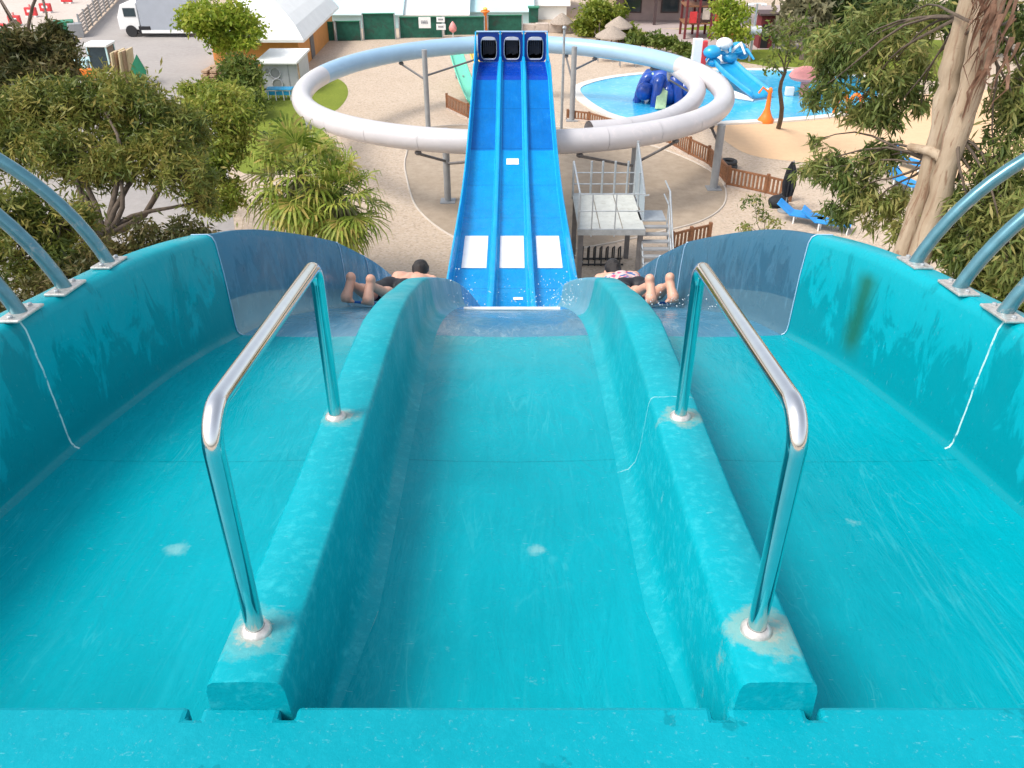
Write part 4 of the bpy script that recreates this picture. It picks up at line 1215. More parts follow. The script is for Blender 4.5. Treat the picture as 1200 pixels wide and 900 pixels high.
# green mesh fence
gf = empty('mesh_fence', (-4, 70, 0), 'dark green screened fence closing off the back of the gravel area', 'fence')
for u0, u1, vt, vb in ((376, 393, 26, 48), (395, 424, 25, 48), (427, 464, 16, 46.5), (469, 519, 20, 44.5), (521, 568, 20, 41), (572, 612, 18, 39)):
    a, b = G(u0, vb), G(u1, vb - .5)
    h = A(u0, vt, a.y).z
    m = MB(); d = (b - a)
    m.slab(a, b, b + Vector((0, 0, h)), a + Vector((0, 0, h)), .05)
    m.build('screen_panel', MT['greenmesh'], gf)
    for p in (a, b):
        MB().tube([(p.x, p.y - .05, 0), (p.x, p.y - .05, h + .06)], .05, 8).build('post', MT['galv'], gf)
    MB().tube([a + Vector((0, -.06, h)), b + Vector((0, -.06, h))], .04, 8).build('rail', MT['greenp'], gf)
for u, v0, v1, w, lab in ((498, 20, 33, .9, 'white notice board with dark print on the green mesh fence'), (516.5, 20, 26, .62, 'upper small white notice on the green mesh fence right of the big notice'), (517, 28, 35, .7, 'lower small white notice on the green mesh fence right of the big notice')):
    y = 68.3
    p0, p1 = A(u, v1, y), A(u, v0, y)
    sg = empty('notice', (p0.x, y, p0.z), lab, 'sign')
    MB().box((p0.x, y, (p0.z + p1.z) / 2), (w, .04, p1.z - p0.z)).build('board', MT['white'], sg, bevel=.01)
    pr = MB(); h = p1.z - p0.z
    rg = np.random.default_rng(int(u * 10))
    for k in range(3):
        z = p0.z + h * (.42 + .12 * k)
        x = p0.x - w * .28
        while x < p0.x + w * .26:
            L = rg.uniform(.05, .13) * w
            pr.box((x + L / 2, y - .024, z), (L, .01, h * (.09 if k == 1 else .05))); x += L + w * .035
    pr.build('print', MT['signink'], sg)
# low block wall behind the slide head
a, b = G(580, 37.5), G(690, 37.5)
lw = empty('block_wall', ((a.x + b.x) / 2, a.y, 0), 'low beige block wall behind the slide headwall', 'wall')
for k in range(7):
    p = a.lerp(b, (k + .5) / 7)
    MB().box((p.x, p.y, .3), (abs(b.x - a.x) / 7 - .05, .5, .6 + .12 * (k % 2))).build('block', MT['concreteblock'], lw, bevel=.03)
# ------------------------------------------------------------------ service yard
a, b = G(97, 42.5), G(141, -4)
sf = empty('slatted_fence', (a.x, a.y, 0), 'grey green slatted fence running away along the service yard', 'fence')
d = (b - a); L = d.length; ang = math.atan2(d.y, d.x)
nb = 9
for k in range(nb):
    p0, p1 = a + d * (k / nb), a + d * ((k + .95) / nb)
    m = MB()
    for j in range(6):
        c = (p0 + p1) / 2 + Vector((0, 0, .2 + j * .24))
        m.box(c, ((p1 - p0).length, .04, .17), rz=ang)
    m.build('slats', MT['thatch'] if k % 2 else MT['concreteblock'], sf)
    MB().box(p0 + Vector((0, 0, .8)), (.12, .12, 1.6), rz=ang).build('post', MT['column'], sf)
g = G(82, 44)
bx = empty('green_bin', (g.x, g.y, 0), 'green waste container with a dark front at the start of the slatted fence', 'container')
MB().box((g.x - .5, g.y + .6, .55), (1.4, 1.2, 1.1), rz=.4).build('bin_body', MT['greenp'], bx, bevel=.04)
MB().box((g.x + .5, g.y + .2, .5), (1.0, .9, 1.0), rz=.4).build('dark_crate', MT['column'], bx, bevel=.03)
g = G(190, 44)
tk = empty('box_truck', (g.x, g.y, 0), 'white truck with a blue grey box body parked in the yard', 'truck')
x, y = g.x, g.y
MB().box((x + .5, y + 1.2, 1.75), (3.9, 2.3, 2.5)).build('box_body', MT['truckgrey'], tk, bevel=.04)
MB().box((x + .5, y + 1.2, 3.05), (4.0, 2.4, .10)).build('box_roof', MT['white'], tk, bevel=.02)
MB().box((x + .5, y + .02, .42), (3.9, .06, .22)).build('side_skirt', MT['white'], tk)
cbm = MB()
cbm.add([(x - 1.6, y + .25, .5), (x - 3.2, y + .25, .5), (x - 3.2, y + .25, 1.4), (x - 2.8, y + .25, 2.3), (x - 1.6, y + .25, 2.4)] + [(x - 1.6, y + 2.2, .5), (x - 3.2, y + 2.2, .5), (x - 3.2, y + 2.2, 1.4), (x - 2.8, y + 2.2, 2.3), (x - 1.6, y + 2.2, 2.4)],
        [(0, 1, 2, 3, 4), (9, 8, 7, 6, 5), (0, 5, 6, 1), (1, 6, 7, 2), (2, 7, 8, 3), (3, 8, 9, 4), (4, 9, 5, 0)])
cb_ = cbm.build('cab', MT['white'], tk, bevel=.05)
MB().box((x - 2.2, y + .235, 1.75), (.9, .04, .6)).build('side_window', MT['glass'], cb_)
MB().slab((x - 3.215, y + .4, 1.45), (x - 3.215, y + 2.05, 1.45), (x - 2.84, y + 2.05, 2.22), (x - 2.84, y + .4, 2.22), .02).build('windscreen', MT['glass'], cb_)
for wx in (-2.3, 1.7):
    for wy in (.28, 2.1):
        MB().tube([(x + wx, y + wy - .13, .42), (x + wx, y + wy + .13, .42)], .42, 18).build('wheel', MT['rubber'], tk, smooth=40)
MB().box((x - 1.2, y + .2, .55), (.9, .4, .5)).build('tank', MT['black'], tk, bevel=.05)
g = G(118, 102)
x, y = g.x, g.y
tr = empty('tractor', (x, y, 0), 'small tractor with a white cab roof and orange bodywork above the tree crown', 'tractor')
MB().box((x - .2, y + .7, .75), (2.6, 1.1, .55)).build('chassis', MT['orangep'], tr, bevel=.06)
MB().box((x - 1.15, y + .7, 1.25), (1.1, .9, .55)).build('bonnet', MT['aqua'], tr, bevel=.08)
MB().box((x + .25, y + .7, 1.65), (1.15, 1.15, 1.2)).build('cab_glass', MT['glass'], tr, bevel=.03)
MB().box((x + .2, y + .7, 2.36), (1.5, 1.4, .14)).build('cab_roof', MT['roofw'], tr, bevel=.04)
for sx in (-.32, .82):
    for sy in (.12, 1.28):
        MB().box((x + sx, y + sy, 1.7), (.08, .08, 1.25)).build('pillar', MT['aqua'], tr)
for wx, r in ((-1.2, .38), (.65, .62)):
    for sy in (.05, 1.35):
        w = MB().tube([(x + wx, y + sy - .16, r), (x + wx, y + sy + .16, r)], r, 18).build('wheel', MT['rubber'], tr, smooth=40)
        MB().tube([(x + wx, y + sy - .175, r), (x + wx, y + sy + .175, r)], r * .5, 14).build('rim', MT['white'], w, smooth=40)
MB().box((x + .98, y + .35, 1.25), (.3, .35, .25)).build('lamp_box', MT['red'], tr, bevel=.03)
for k, (u, v) in enumerate(((141, 103), (150, 102))):
    g = G(u, v)
    ps = empty('upright_panel_stack', (g.x, g.y, 0), ('front', 'rear')[k] + ' stack of beige panels leaning upright beside the tractor', 'panel stack', 'panel stacks by the tractor')
    for j in range(3):
        MB().box((g.x + .1 * j, g.y + .35 * j, 1.05), (.09, .9, 2.1), ry=.10).build('panel', MT['woodpale'] if j % 2 else MT['beige'], ps, bevel=.01)
g = G(166, 108)
gp = MB(); gp.add([(-.45, 0, 0), (.35, .1, 0), (.45, .2, 1.2), (.1, .2, 2.1), (-.35, .1, 1.4)] + [(-.45, .08, 0), (.35, .18, 0), (.45, .28, 1.2), (.1, .28, 2.1), (-.35, .18, 1.4)],
                 [(0, 1, 2, 3, 4), (9, 8, 7, 6, 5), (0, 5, 6, 1), (1, 6, 7, 2), (2, 7, 8, 3), (3, 8, 9, 4), (4, 9, 5, 0)])
o = gp.build('green_board', MT['greenp'], None, bevel=.01); o.location = g
tag(o, 'pointed green plastic board standing right of the beige panels', 'board')
g = G(256, 96)
pp = empty('timber_pile', (g.x, g.y, 0), 'pile of pale timber planks at the yard edge by the bush', 'timber pile')
for j in range(4):
    for i in range(3):
        MB().box((g.x - .5 + i * .45, g.y + .1 * j, .12 + j * .2), (.38, 2.2 - .15 * j, .14), rz=.1 * (i - 1)).build('plank', MT['woodpale'], pp, bevel=.01)
for i, (u, v) in enumerate(((19, 30), (38, 20), (55, 15), (79, 4), (2, 40))):
    g = G(u, v)
    lab = ('nearest of the red barriers in view, above the dark tree', 'second red barrier from the dark tree', 'third red barrier on the pale lot', 'farthest red barrier at the top edge by the slatted fence', 'red barrier at the very left edge of the picture')[i]
    rbx = empty('plastic_barrier', (g.x, g.y, 0), lab, 'barrier', 'red and white plastic barriers on the sand lot')
    m = MB()
    m.prism([(g.x - .5, g.y - .15), (g.x + .5, g.y - .15), (g.x + .5, g.y + .15), (g.x - .5, g.y + .15)], .12, .78)
    m.build('barrier_body', MT['red'], rbx, bevel=.06)
    for s in (-1, 1): MB().box((g.x + s * .35, g.y, .06), (.22, .5, .12)).build('foot', MT['white'], rbx, bevel=.02)
    MB().box((g.x, g.y - .16, .5), (.5, .03, .2)).build('white_panel', MT['white'], rbx)
    MB().tube([(g.x, g.y, .75), (g.x, g.y, 1.0)], .09, 10).build('lamp', MT['pink'], rbx, smooth=50)

# ------------------------------------------------------------------ posts and parasols
def thatch_parasol(u, v, top_v, r, label):
    g = G(u, v); zt = A(u, top_v, g.y).z
    root = empty('thatched_parasol', (g.x, g.y, 0), label, 'parasol', 'thatched parasols')
    MB().tube([(g.x, g.y, 0), (g.x, g.y, zt - .1)], .06, 10).build('pole', MT['wood'], root, smooth=50)
    MB().lathe([(r, zt - .75), (r * .97, zt - .66), (r * .62, zt - .38), (r * .28, zt - .14), (.04, zt)], (g.x, g.y, 0), 18).build('thatch_roof', MT['thatch'], root)
thatch_parasol(716, 56, 30, 1.2, 'nearer grey thatched parasol in front of the rounded lime tree')
thatch_parasol(724, 50, 19, 1.05, 'farther grey thatched parasol overlapping the lime tree')
thatch_parasol(763, 52, 36, 1.0, 'flat grey parasol behind the low hedge')
thatch_parasol(658, 38, 15, .95, 'ragged thatched parasol above the thin grey pole')
g = G(657, 176)
lp = empty('lamp_pole', (g.x, g.y, 0), 'thin grey pole rising beside the right edge of the blue slide', 'pole')
zt = A(661, 34, g.y).z
MB().tube([(g.x, g.y, 0), (g.x, g.y, zt)], [.075, .055], 10).build('pole', MT['galv'], lp, smooth=50)
MB().lathe([(.12, 0), (.12, .03), (.08, .06)], (g.x, g.y, 0), 12).build('foot', MT['galv'], lp)
MB().ball((g.x, g.y, zt + .05), (.10, .10, .09)).build('cap', MT['galv'], lp, smooth=90)
g = G(878, 72)
l2 = empty('street_lamp', (g.x, g.y, 0), 'white lamp post with two arms beside the dark red hut', 'street lamp')
zt = A(882, 4, g.y).z
MB().tube([(g.x, g.y, 0), (g.x, g.y, zt)], [.09, .06], 10).build('pole', MT['galv'], l2, smooth=50)
MB().box((g.x, g.y, zt), (.9, .07, .07)).build('arm', MT['white'], l2)
for s in (-1, 1): MB().box((g.x + s * .42, g.y - .05, zt - .06), (.36, .24, .10)).build('lamp_head', MT['white'], l2, bevel=.02)
MB().tube([(g.x - .25, g.y - .1, zt * .55), (g.x + .45, g.y - .1, zt * .55), ], .28, 14).build('round_sign', MT['greypanel'], l2, smooth=40)
g = G(569, 40)
op = empty('orange_post', (g.x, g.y, 0), 'slim orange post with a flared yellow top in front of the green fence', 'post')
zt = A(569, 9, g.y).z
MB().lathe([(.20, 0), (.16, .2), (.13, .5), (.12, zt * .75), (.16, zt * .8), (.38, zt * .86), (.34, zt * .9), (.12, zt * .92)], (g.x, g.y, 0), 14).build('post_body', MT['orangep'], op, smooth=50)
MB().lathe([(.1, zt * .92), (.22, zt * .95), (.16, zt), (.02, zt + .05)], (g.x, g.y, 0), 14).build('finial', MT['yellow'], op, smooth=50)
g = G(531, 44)
pk = empty('folded_parasol', (g.x, g.y, 0), 'folded pink parasol showing just above the back of the white ring', 'parasol')
zt = A(531, 25, g.y).z
MB().tube([(g.x, g.y, 0), (g.x, g.y, zt)], .03, 8).build('pole', MT['white'], pk)
MB().lathe([(.05, zt * .3), (.26, zt * .42), (.30, zt * .6), (.18, zt * .85), (.03, zt)], (g.x, g.y, 0), 10).build('cloth', MT['pink'], pk, smooth=50)
g = G(625, 32)
gb_ = empty('green_kiosk', (g.x, g.y, 0), 'narrow dark green box on legs behind the block wall', 'kiosk')
zt = A(625, 8, g.y).z
MB().box((g.x, g.y, zt * .62), (.75, .7, zt * .7)).build('box_body', MT['greenmesh'], gb_, bevel=.02)
for sx in (-.3, .3): MB().box((g.x + sx, g.y, zt * .15), (.08, .5, zt * .3)).build('leg', MT['column'], gb_)
MB().box((g.x, g.y, zt * .99), (.9, .85, .08)).build('lid', MT['greenp'], gb_)
# folded black parasol and loungers on the gravel at the right
g = G(919, 248)
bp = empty('folded_parasol', (g.x, g.y, 0), 'folded black parasol standing on the gravel by the wooden fence end', 'parasol')
zt = A(922, 188, g.y).z
MB().tube([(g.x, g.y, 0), (g.x + .03, g.y, zt)], .028, 8).build('pole', MT['column'], bp)
m = MB(); prof = [(.06, zt * .30), (.17, zt * .34), (.22, zt * .55), (.17, zt * .8), (.05, zt * .97)]
vs, fs = [], []
for r, z in prof:
    for k in range(20):
        rr = r * (1 + .28 * (-1) ** k); a = 2 * math.pi * k / 20
        vs.append((g.x + rr * math.cos(a), g.y + rr * math.sin(a), z))
for i in range(len(prof) - 1):
    for k in range(20):
        fs.append((i * 20 + k, i * 20 + (k + 1) % 20, (i + 1) * 20 + (k + 1) % 20, (i + 1) * 20 + k))
fs.append(tuple(range(80, 100)))
m.add(vs, fs).build('cloth', MT['parasolblack'], bp)
MB().lathe([(.28, 0), (.28, .06), (.08, .1)], (g.x, g.y, 0), 16).build('base', MT['column'], bp)
g = G(911, 242)
bg = MB(); bg.ball((0, 0, .22), (.42, .35, .26), 14, 8); bg.ball((.2, .1, .34), (.22, .2, .2), 12, 8); bg.box((0, 0, .03), (.6, .5, .06))
o = bg.build('black_sack', MT['parasolblack'], None, smooth=60); o.location = g
tag(o, 'black sack lying beside the folded black parasol', 'sack')
g = G(853, 197)
bg = MB(); bg.tube([(math.cos(a) * .32, math.sin(a) * .32, .12 + .05 * math.sin(3 * a)) for a in [2 * math.pi * k / 20 for k in range(21)]], .11, 8, caps=False); bg.tube([(math.cos(a) * .3, math.sin(a) * .3, .30) for a in [2 * math.pi * k / 20 for k in range(21)]], .10, 8, caps=False)
o = bg.build('coiled_hose', MT['rubber'], None, smooth=60); o.location = g
tag(o, 'dark coiled hose on the sand behind the wooden fence', 'hose')
def lounger(u, v, rz, label):
    g = G(u, v)
    r = empty('sun_lounger', g, label, 'sun lounger', 'blue sun loungers', rz)
    MB().box((0, 0, .34), (.66, 1.3, .07)).build('seat', MT['lounger'], r, local=True, bevel=.02)
    MB().box((0, .92, .52), (.66, .72, .07), rx=.6).build('backrest', MT['lounger'], r, local=True, bevel=.02)
    for sx in (-.28, .28):
        for sy in (-.55, .5):
            MB().box((sx, sy, .16), (.05, .05, .32)).build('leg', MT['white'], r, local=True)
lounger(946, 262, R(62), 'blue sun lounger nearest the folded black parasol')
lounger(975, 270, R(66), 'blue sun lounger half behind leaves near the gum tree')
lounger(1068, 198, R(30), 'blue sun lounger seen between the gum branches close to the thin trunk')
lounger(1062, 222, R(20), 'lower blue sun lounger just left of the gum trunk')
# wooden fence
def wood_fence(px, h, label, name='wooden_fence'):
    P = [G(u, v) for u, v in px]
    root = empty(name, P[0], label, 'fence')
    for i in range(len(P) - 1):
        a, b = P[i], P[i + 1]; d = b - a; L = d.length; ang = math.atan2(d.y, d.x)
        m = MB(); nn = max(3, int(L / .17))
        for k in range(nn):
            p = a + d * ((k + .5) / nn)
            m.box(p + Vector((0, 0, h * .52)), (.095, .03, h * .9), rz=ang)
        m.build('slats', MT['wood'], root)
        for z in (h * .18, h * .95):
            MB().box((a + b) / 2 + Vector((0, 0, z)), (L, .07, .08), rz=ang).build('rail', MT['wood'], root)
        MB().box((a + b) / 2 + Vector((0, 0, .05)), (L, .16, .10), rz=ang).build('footing', MT['concreteblock'], root)
    for p in P: MB().box(p + Vector((0, 0, h * .55)), (.13, .13, h * 1.1)).build('post', MT['wood'], root, bevel=.01)
wood_fence([(782, 169), (807, 183), (829, 194), (841, 206), (852, 219), (897, 229), (925, 236)], .85, 'brown picket fence zigzagging between the concrete pad and the sand')
wood_fence([(786, 296), (808, 290), (830, 285)], .75, 'short brown picket fence peeping over the right slide wall')
wood_fence([(524, 128), (549, 140), (575, 150)], .8, 'tan wooden fence at the foot of the mint green chute', 'picket_fence')
wood_fence([(665, 140), (690, 143), (720, 152)], .5, 'low dark wooden fence beside the grey column right of the blue slide', 'low_fence')
# kids' chutes
def chute(top, bot, w, mat, label, name):
    top, bot = Vector(top), Vector(bot)
    r = empty(name, bot, label, 'play slide', 'small play slides behind the blue run-out')
    d = bot - top; side = Vector((-d.y, d.x, 0)).normalized() * w / 2
    vs, fs = [], []; nn = 10
    for i in range(nn + 1):
        p = top + d * (i / nn) + Vector((0, 0, -.25 * math.sin(i / nn * math.pi)))
        for s, z in ((-1.08, .22), (-1, .22), (-.85, .02), (0, 0), (.85, .02), (1, .22), (1.08, .22)):
            vs.append(p + side * s + Vector((0, 0, z)))
    for i in range(nn):
        for k in range(6): fs.append((i * 7 + k, i * 7 + k + 1, i * 7 + k + 8, i * 7 + k + 7))
    o = MB().add(vs, fs).build('chute', mat, r, smooth=50)
    md = o.modifiers.new('Solid', 'SOLIDIFY'); md.thickness = .04
    for t in (.02, .45):
        p = top + d * t
        MB().tube([(p.x, p.y, 0), (p.x, p.y, p.z - .1)], .06, 8).build('support_leg', MT['galv'], r)
    return r
pt = A(533, 60, 56); pbm = G(556, 124)
chute(pt, pbm + Vector((0, 0, .12)), .8, MT['mint'], 'mint green play chute left of the blue slide head', 'play_slide')
chute(pt + Vector((1.25, .2, .1)), pbm + Vector((1.3, 1.2, .3)), 1.0, MT['yellow'], 'yellow play chute half hidden by the blue slide head', 'play_slide')
g = G(556, 128)
o = MB().ball((0, 0, .25), (.32, .3, .3), 12, 8).box((0, 0, .06), (.5, .4, .12)).build('green_planter', MT['greenp'], None, smooth=50); o.location = g
tag(o, 'green rounded planter at the bottom of the mint chute', 'planter')
for i, (u, v) in enumerate(((709, 72), (735, 78))):
    g = G(u, v)
    t = empty('picnic_table', g, ('left', 'right')[i] + ' one of two pale tables on the gravel behind the ring', 'table', 'pale tables behind the ring')
    MB().box((0, 0, .72), (1.2, .75, .05)).build('top', MT['concreteblock'], t, local=True)
    for sx in (-.5, .5):
        for sy in (-.3, .3): MB().box((sx, sy, .35), (.05, .05, .7)).build('leg', MT['column'], t, local=True)

# ------------------------------------------------------------------ children's pool toys
g = G(777, 120); x, y = g.x, g.y
oc = empty('water_play_sculpture', (x, y, .05), 'cobalt blue water play sculpture with curling arms standing in the pool', 'water toy')
MB().ball((x, y + .2, .9), (1.15, 1.0, 1.15), 18, 12).build('dome', MT['poolblue'], oc, smooth=90)
for k in range(7):
    a = R(-15 + k * 52)
    pts = []
    for i in range(9):
        t = i / 8
        r = .6 + 1.15 * t
        pts.append((x + math.cos(a) * r, y + .2 + math.sin(a) * r * .9, .06 + 1.45 * math.sin(math.pi * min(1, t * .95 + .18)) * (1 - .25 * t)))
    MB().tube(pts, [.42 - .025 * i for i in range(9)], 10).build('arm', MT['poolblue'], oc, smooth=70)
MB().slab((x - .75, y - 1.9, .15), (x - .15, y - 1.9, .15), (x + .15, y - .5, 1.2), (x - .45, y - .5, 1.2), .08).build('small_chute', MT['limeplastic'], oc, bevel=.03)
for dx, dz, rr_ in ((-1.2, .75, .5), (1.15, .8, .55), (.2, .6, .6)):
    MB().ball((x + dx, y - .55, dz), (rr_, rr_ * .8, rr_), 14, 10).build('bulge', MT['poolblue'], oc, smooth=90)
for dx, dz in ((-.7, 1.45), (.45, 1.5)):
    MB().ball((x + dx, y - .1, dz), (.22, .2, .24), 12, 8).build('nozzle', MT['limeplastic'], oc, smooth=90)
g = G(862, 112); x, y = g.x, g.y
ds = empty('water_play_tower', (x, y, .05), 'white play tower with blue domes and a wide turquoise slide into the pool', 'play tower')
for dx, dy in ((-1.9, 2.2), (-.2, 2.2), (-1.9, 3.8), (-.2, 3.8)):
    MB().tube([(x + dx, y + dy, 0), (x + dx, y + dy, 2.3)], .10, 10).build('post', MT['white'], ds, smooth=50)
MB().box((x - 1.05, y + 3.0, 1.35), (2.1, 1.9, .14)).build('deck', MT['white'], ds, bevel=.02)
MB().box((x - 2.15, y + 2.0, 1.5), (.55, .4, 2.6)).build('side_tower', MT['white'], ds, bevel=.03)
MB().box((x - 1.75, y + 1.9, 2.0), (.3, .3, 1.4)).build('red_column', MT['red'], ds, bevel=.03)
MB().box((x - 1.75, y + 1.86, .9), (.26, .3, .8)).build('green_column', MT['greenp'], ds, bevel=.03)
for dx, dz, r in ((-1.3, 2.1, .55), (-.55, 2.5, .5), (.35, 2.15, .55), (-.1, 1.7, .5), (.75, 1.75, .35), (-1.1, 1.5, .4)):
    MB().ball((x + dx, y + 2.3 + .4 * dx, dz), (r, r * .9, r * .7), 14, 8).build('dome', MT['skyblue'] if dz < 2.2 else MT['white'], ds, smooth=90)
for k in range(5):
    a = R(20 + 36 * k)
    MB().tube([(x - .2, y + 2.2, 1.9), (x - .2 + 1.1 * math.cos(a), y + 2.0, 1.9 + .75 * math.sin(a)), (x - .2 + 1.5 * math.cos(a), y + 1.6, 1.5 + .6 * math.sin(a))], [.14, .12, .06], 8).build('spray_arm', MT['white'] if k % 2 else MT['skyblue'], ds, smooth=60)
vs, fs = [], []
for i in range(11):
    t = i / 10
    p = Vector((x - .6 + 1.75 * t, y + 1.9 - 3.1 * t, 1.35 - 1.2 * t ** .8))
    for s, z in ((-.75, .45), (-.68, .1), (-.35, 0), (.35, 0), (.68, .1), (.75, .45)): vs.append(p + Vector((s * .87, s * .49, z)))
for i in range(10):
    for k in range(5): fs.append((i * 6 + k, i * 6 + k + 1, i * 6 + k + 7, i * 6 + k + 6))
o = MB().add(vs, fs).build('wide_chute', MT['skyblue'], ds, smooth=60)
md = o.modifiers.new('Solid', 'SOLIDIFY'); md.thickness = .06
MB().slab((x - 1.0, y - .6, .13), (x + .6, y - 1.7, .13), (x + .75, y - 1.3, .16), (x - .8, y + .2, .5), .05).build('white_lip', MT['white'], ds)
g = G(897, 143); x, y = g.x, g.y
oz = empty('orange_spray_post', (x, y, 0), 'orange cone based spray post on the pool edge under the slender tree', 'water toy')
MB().lathe([(.42, 0), (.44, .1), (.28, .35), (.14, .7), (.10, 1.5), (.13, 1.6), (.1, 1.75), (.02, 1.8)], (x, y, 0), 16).build('cone', MT['orangep'], oz, smooth=50)
MB().tube([(x, y, 1.5), (x - .4, y, 1.8), (x - .6, y, 1.5)], .06, 8).build('spout', MT['orangep'], oz, smooth=60)
g = G(941, 112); x, y = g.x, g.y
pm = empty('pink_water_mushroom', (x, y, .05), 'pink mushroom shaped water toy seen through the gum leaves', 'water toy')
MB().tube([(x, y, 0), (x, y, 1.1)], .25, 12).build('stem', MT['pink'], pm, smooth=50)
MB().lathe([(.1, 1.0), (.9, .95), (1.0, 1.1), (.8, 1.4), (.4, 1.6), (.02, 1.68)], (x, y, 0), 18).build('cap', MT['pink'], pm, smooth=60)
MB().box((x - .9, y - .2, .3), (.5, .3, .5)).build('side_step', MT['white'], pm, bevel=.05)
g = G(1004, 134); x, y = g.x, g.y
oh = empty('orange_spray_hoops', (x, y, .05), 'row of orange spray hoops at the right end of the pool', 'water toy')
for k in range(3):
    MB().tube([(x - .9 + k * .8 + .38 * math.cos(a), y + .3 * k, .05 + .95 * math.sin(a)) for a in [math.pi * j / 12 for j in range(13)]], .10, 8).build('hoop', MT['orangep'], oh, smooth=60)
# play tower, hut at the top right
g = G(825, 46); x, y = g.x, g.y
pt_ = empty('climbing_tower', (x, y, 0), 'dark timber climbing tower with red panels at the top edge of the view', 'play tower')
for i in range(4):
    for dy in (0, 2.0):
        MB().box((x - 1.5 + i * .95, y + dy, 1.9), (.16, .16, 3.8)).build('post', MT['darkred'], pt_)
for z in (1.1, 2.3, 3.4): MB().box((x - .05, y + 1, z), (3.2, 2.1, .1)).build('deck', MT['wood'], pt_)
for i in range(3): MB().box((x - 1.0 + i * .95, y - .06, 1.55 + .25 * (i % 2)), (.55, .05, .8)).build('panel', MT['red'] if i != 1 else MT['concreteblock'], pt_)
MB().slab((x + 1.3, y - 1.6, .15), (x + 1.9, y - 1.6, .15), (x + 1.75, y + .1, 2.0), (x + 1.15, y + .1, 2.0), .08).build('red_chute', MT['red'], pt_, bevel=.03)
MB().slab((x - 1.8, y - .3, 3.6), (x + 1.7, y - .3, 3.6), (x + 1.7, y + 1, 4.4), (x - 1.8, y + 1, 4.4), .08).build('roof', MT['darkroof'], pt_)
g = G(896, 57); x, y = g.x, g.y
ht = empty('play_hut', (x, y, 0), 'dark red timber hut beside the white lamp post', 'hut')
MB().box((x, y + .7, 1.1), (1.0, 1.3, 2.2)).build('wall', MT['darkred'], ht)
MB().box((x, y + .7, 2.3), (1.4, 1.8, .14)).build('roof', MT['darkroof'], ht, bevel=.02)
MB().box((x - .1, y + .03, .85), (.5, .05, 1.6)).build('door', MT['black'], ht)
g = G(985, 58)
bs = empty('park_bench', g, 'dark wooden bench on the park path beneath the dark trees', 'bench')
MB().box((0, 0, .45), (1.6, .45, .07)).build('seat', MT['wood'], bs, local=True)
MB().box((0, .25, .75), (1.6, .07, .4), rx=-.15).build('backrest', MT['wood'], bs, local=True)
for sx in (-.65, .65): MB().box((sx, 0, .21), (.08, .4, .42)).build('leg', MT['column'], bs, local=True)

# ------------------------------------------------------------------ exit stair beside the run-out
zd = 2.35
def D(u, v): return G(u, v, zd)
st = empty('exit_stair', (D(710, 250).x, D(710, 250).y, 0), 'galvanised exit platform with steep steps and railings right of the blue run-out', 'staircase')
xl, xr = D(676, 262).x, D(752, 255).x
yf, yb = D(710, 268).y, D(710, 227).y
npn = 3
for i in range(npn):
    x0 = xl + (xr - xl) * i / npn; x1 = xl + (xr - xl) * (i + 1) / npn
    MB().box(((x0 + x1) / 2, (yf + yb) / 2, zd - .02), (x1 - x0 - .03, yb - yf, .04)).build('deck_plate', MT['grate'], st, bevel=.004)
MB().box(((xl + xr) / 2, yf - .03, zd - .10), (xr - xl, .06, .20)).build('fascia', MT['galv'], st)
MB().box(((xl + xr) / 2, yb + .03, zd - .10), (xr - xl, .06, .20)).build('fascia', MT['galv'], st)
for x in (xl + .12, xr - .12):
    for y in (yf + .15, yb - .15):
        MB().box((x, y, (zd - .05) / 2), (.16, .16, zd - .05)).build('leg', MT['brace'], st)
hr_ = 1.15
posts = [(xl + .03, yf + .1), (xl + .03, yb - .03), (xl + (xr - xl) * .30, yb), (xl + (xr - xl) * .48, yb), (xl + (xr - xl) * .68, yb), (xr - .25, yb), (xr, yb - .05), (xr, (yf + yb) / 2 + .4)]
for x, y in posts:
    MB().tube([(x, y, zd - .1), (x, y, zd + hr_)], .04, 8).build('railing_post', MT['galv'], st, smooth=50)
for x in (xl + (xr - xl) * .2, xl + (xr - xl) * .54):
    MB().tube([(x, yf - .05, zd - .25), (x, yf - .05, zd + hr_)], .022, 8).build('railing_post', MT['galv'], st, smooth=50)
for z in (.6, hr_):
    MB().tube([(xl + .03, yf - .05, zd + z), (xr - .1, yf - .05, zd + z)], .018, 8).build('railing_bar', MT['galv'], st, smooth=50)
for z in (.35, .75):
    MB().tube([(xl + .03, yb, zd + z), (xr, yb, zd + z)], .022, 8).build('railing_bar', MT['galv'], st, smooth=50)
MB().tube([(xl + .03, yf + .1, zd + hr_), (xl + .03, yb - .03, zd + hr_)], .03, 8).build('handrail', MT['galv'], st, smooth=50)
mp = MB()
mp.slab((xr + .02, yb - .02, zd + .05), (xr + .02, yf + .7, zd + .05), (xr + .02, yf + .9, zd + .65), (xr + .02, yb - .02, zd + hr_ + .55), .02)
mp.build('mesh_panel', plain('grey mesh sheet', (.33, .39, .43), .5, .3, var=.12, scale=20), st)
MB().tube([(xr + .02, yb - .05, zd - .1), (xr + .02, yb - .05, zd + hr_ + .7)], .05, 10).build('tall_post', MT['galv'], st, smooth=50)
MB().tube([(xr + .02, yb - .05, zd + hr_ + .65), (xr + .05, yf + .9, zd + .75), (xr + .05, yf + .3, zd + 1.0)], .028, 8).build('handrail', MT['galv'], st, smooth=50)
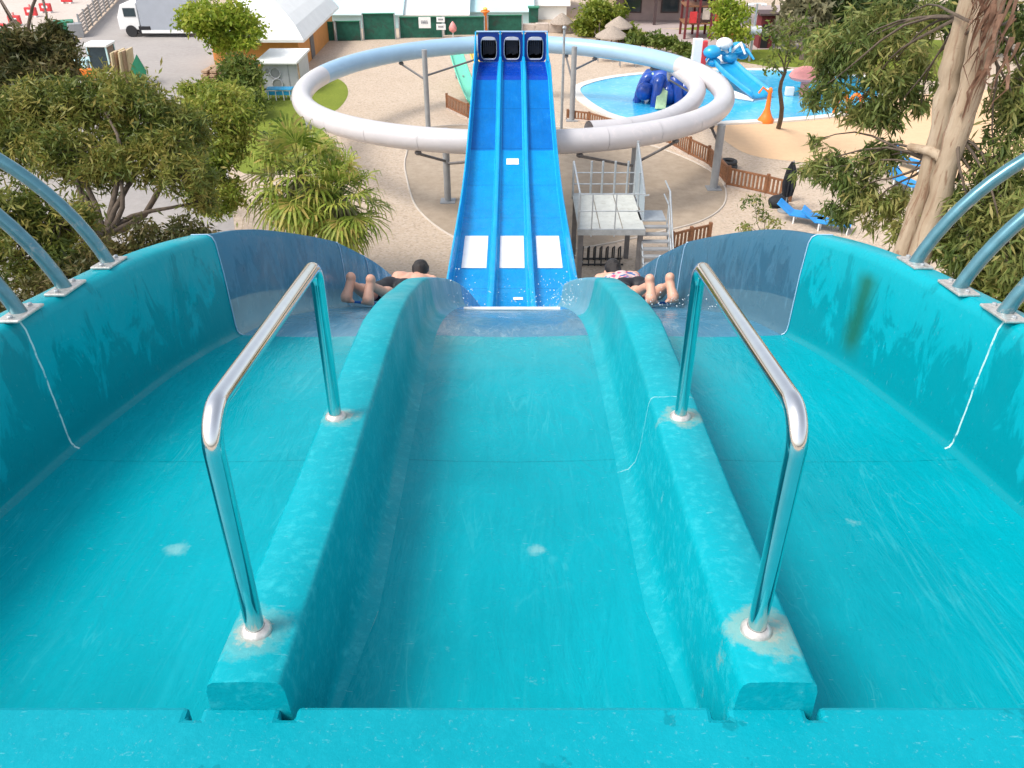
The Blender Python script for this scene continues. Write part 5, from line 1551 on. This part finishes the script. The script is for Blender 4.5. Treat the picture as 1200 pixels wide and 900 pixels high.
# steps come down towards the tower at the right of the deck
ns = 13; sx0, sx1 = xr - .08, xr + .78
ys0, ys1 = yf + .6, yf - 1.9
for i in range(ns):
    t = (i + .5) / ns
    MB().box(((sx0 + sx1) / 2, ys0 + (ys1 - ys0) * t, zd - .05 - (zd - .1) * t), (sx1 - sx0, .20, .05)).build('tread', MT['column'], st)
for x in (sx0, sx1):
    MB().slab((x, ys0 + .1, zd - .25), (x, ys1, .02), (x, ys1, .26), (x, ys0 + .1, zd + .02), .04).build('stringer', MT['galv'], st)
for t in (0, .33, .66, .98):
    y = ys0 + (ys1 - ys0) * t; z = zd * (1 - t)
    MB().tube([(sx1, y, max(0, z - .1)), (sx1, y, z + 1.0)], .03, 8).build('railing_post', MT['galv'], st, smooth=50)
for h in (.55, 1.0):
    MB().tube([(sx1, ys0 + 1.0, zd + h), (sx1, ys0, zd + h), (sx1, ys1, h)], .026, 8).build('handrail', MT['galv'], st, smooth=50)
MB().box((sx0 + .42, ys0 + .55, zd - .02), (.84, .9, .04)).build('landing', MT['galv'], st)
g = G(703, 308)
rk = empty('mat_rack', (g.x, g.y, 0), 'dark metal rack of hoops on the gravel below the exit platform', 'rack')
for k in range(7):
    xx = g.x - .65 + k * .22
    MB().tube([(xx, g.y - .25, 0), (xx, g.y - .25, .45), (xx + .03, g.y, .62), (xx, g.y + .25, .45), (xx, g.y + .25, 0)], .028, 6).build('hoop', MT['rubber'], rk, smooth=60)
MB().box((g.x, g.y - .25, .05), (1.6, .06, .05)).build('base_bar', MT['rubber'], rk)
MB().box((g.x, g.y + .25, .05), (1.6, .06, .05)).build('base_bar', MT['rubber'], rk)
# ------------------------------------------------------------------ light, sky, camera
SUN_EL, SUN_AZ = 52.0, 243.0         # azimuth measured clockwise from +Y (north): sun behind-left
el, az = R(SUN_EL), R(SUN_AZ)
sd = Vector((math.sin(az) * math.cos(el), math.cos(az) * math.cos(el), math.sin(el)))
w = bpy.data.worlds.new('World'); scene.world = w; w.use_nodes = True
nt = w.node_tree
sky = nt.nodes.new('ShaderNodeTexSky'); sky.sky_type = 'NISHITA'; sky.sun_disc = False
sky.sun_elevation = el; sky.sun_rotation = az
sky.dust_density = 3.0; sky.air_density = 1.2
hs = nt.nodes.new('ShaderNodeHueSaturation'); hs.inputs['Saturation'].default_value = .45
nt.links.new(sky.outputs['Color'], hs.inputs['Color'])
bg = nt.nodes['Background']; bg.inputs['Strength'].default_value = .15
nt.links.new(hs.outputs['Color'], bg.inputs['Color'])
sl = bpy.data.lights.new('sun', 'SUN'); sl.energy = 1.5; sl.angle = R(20); sl.color = (1.0, .95, .87)
so = bpy.data.objects.new('sun', sl); COL.objects.link(so)
so.rotation_euler = sd.to_track_quat('Z', 'Y').to_euler()
so.location = sd * 60
cam = bpy.data.cameras.new('camera'); cam.lens = 30; cam.sensor_width = 36; cam.clip_end = 3000; cam.clip_start = .05
co = bpy.data.objects.new('camera', cam); COL.objects.link(co)
co.location = (0, 0, CAMZ); co.rotation_euler = (math.pi / 2 - PITCH, 0, 0)
scene.camera = co
vs_ = scene.view_settings
vs_.view_transform = 'Standard'; vs_.look = 'None'; vs_.gamma = 1; vs_.exposure = 0.80
scene.cycles.use_denoising = True
scene.cycles.max_bounces = 8
scene.cycles.transparent_max_bounces = 8
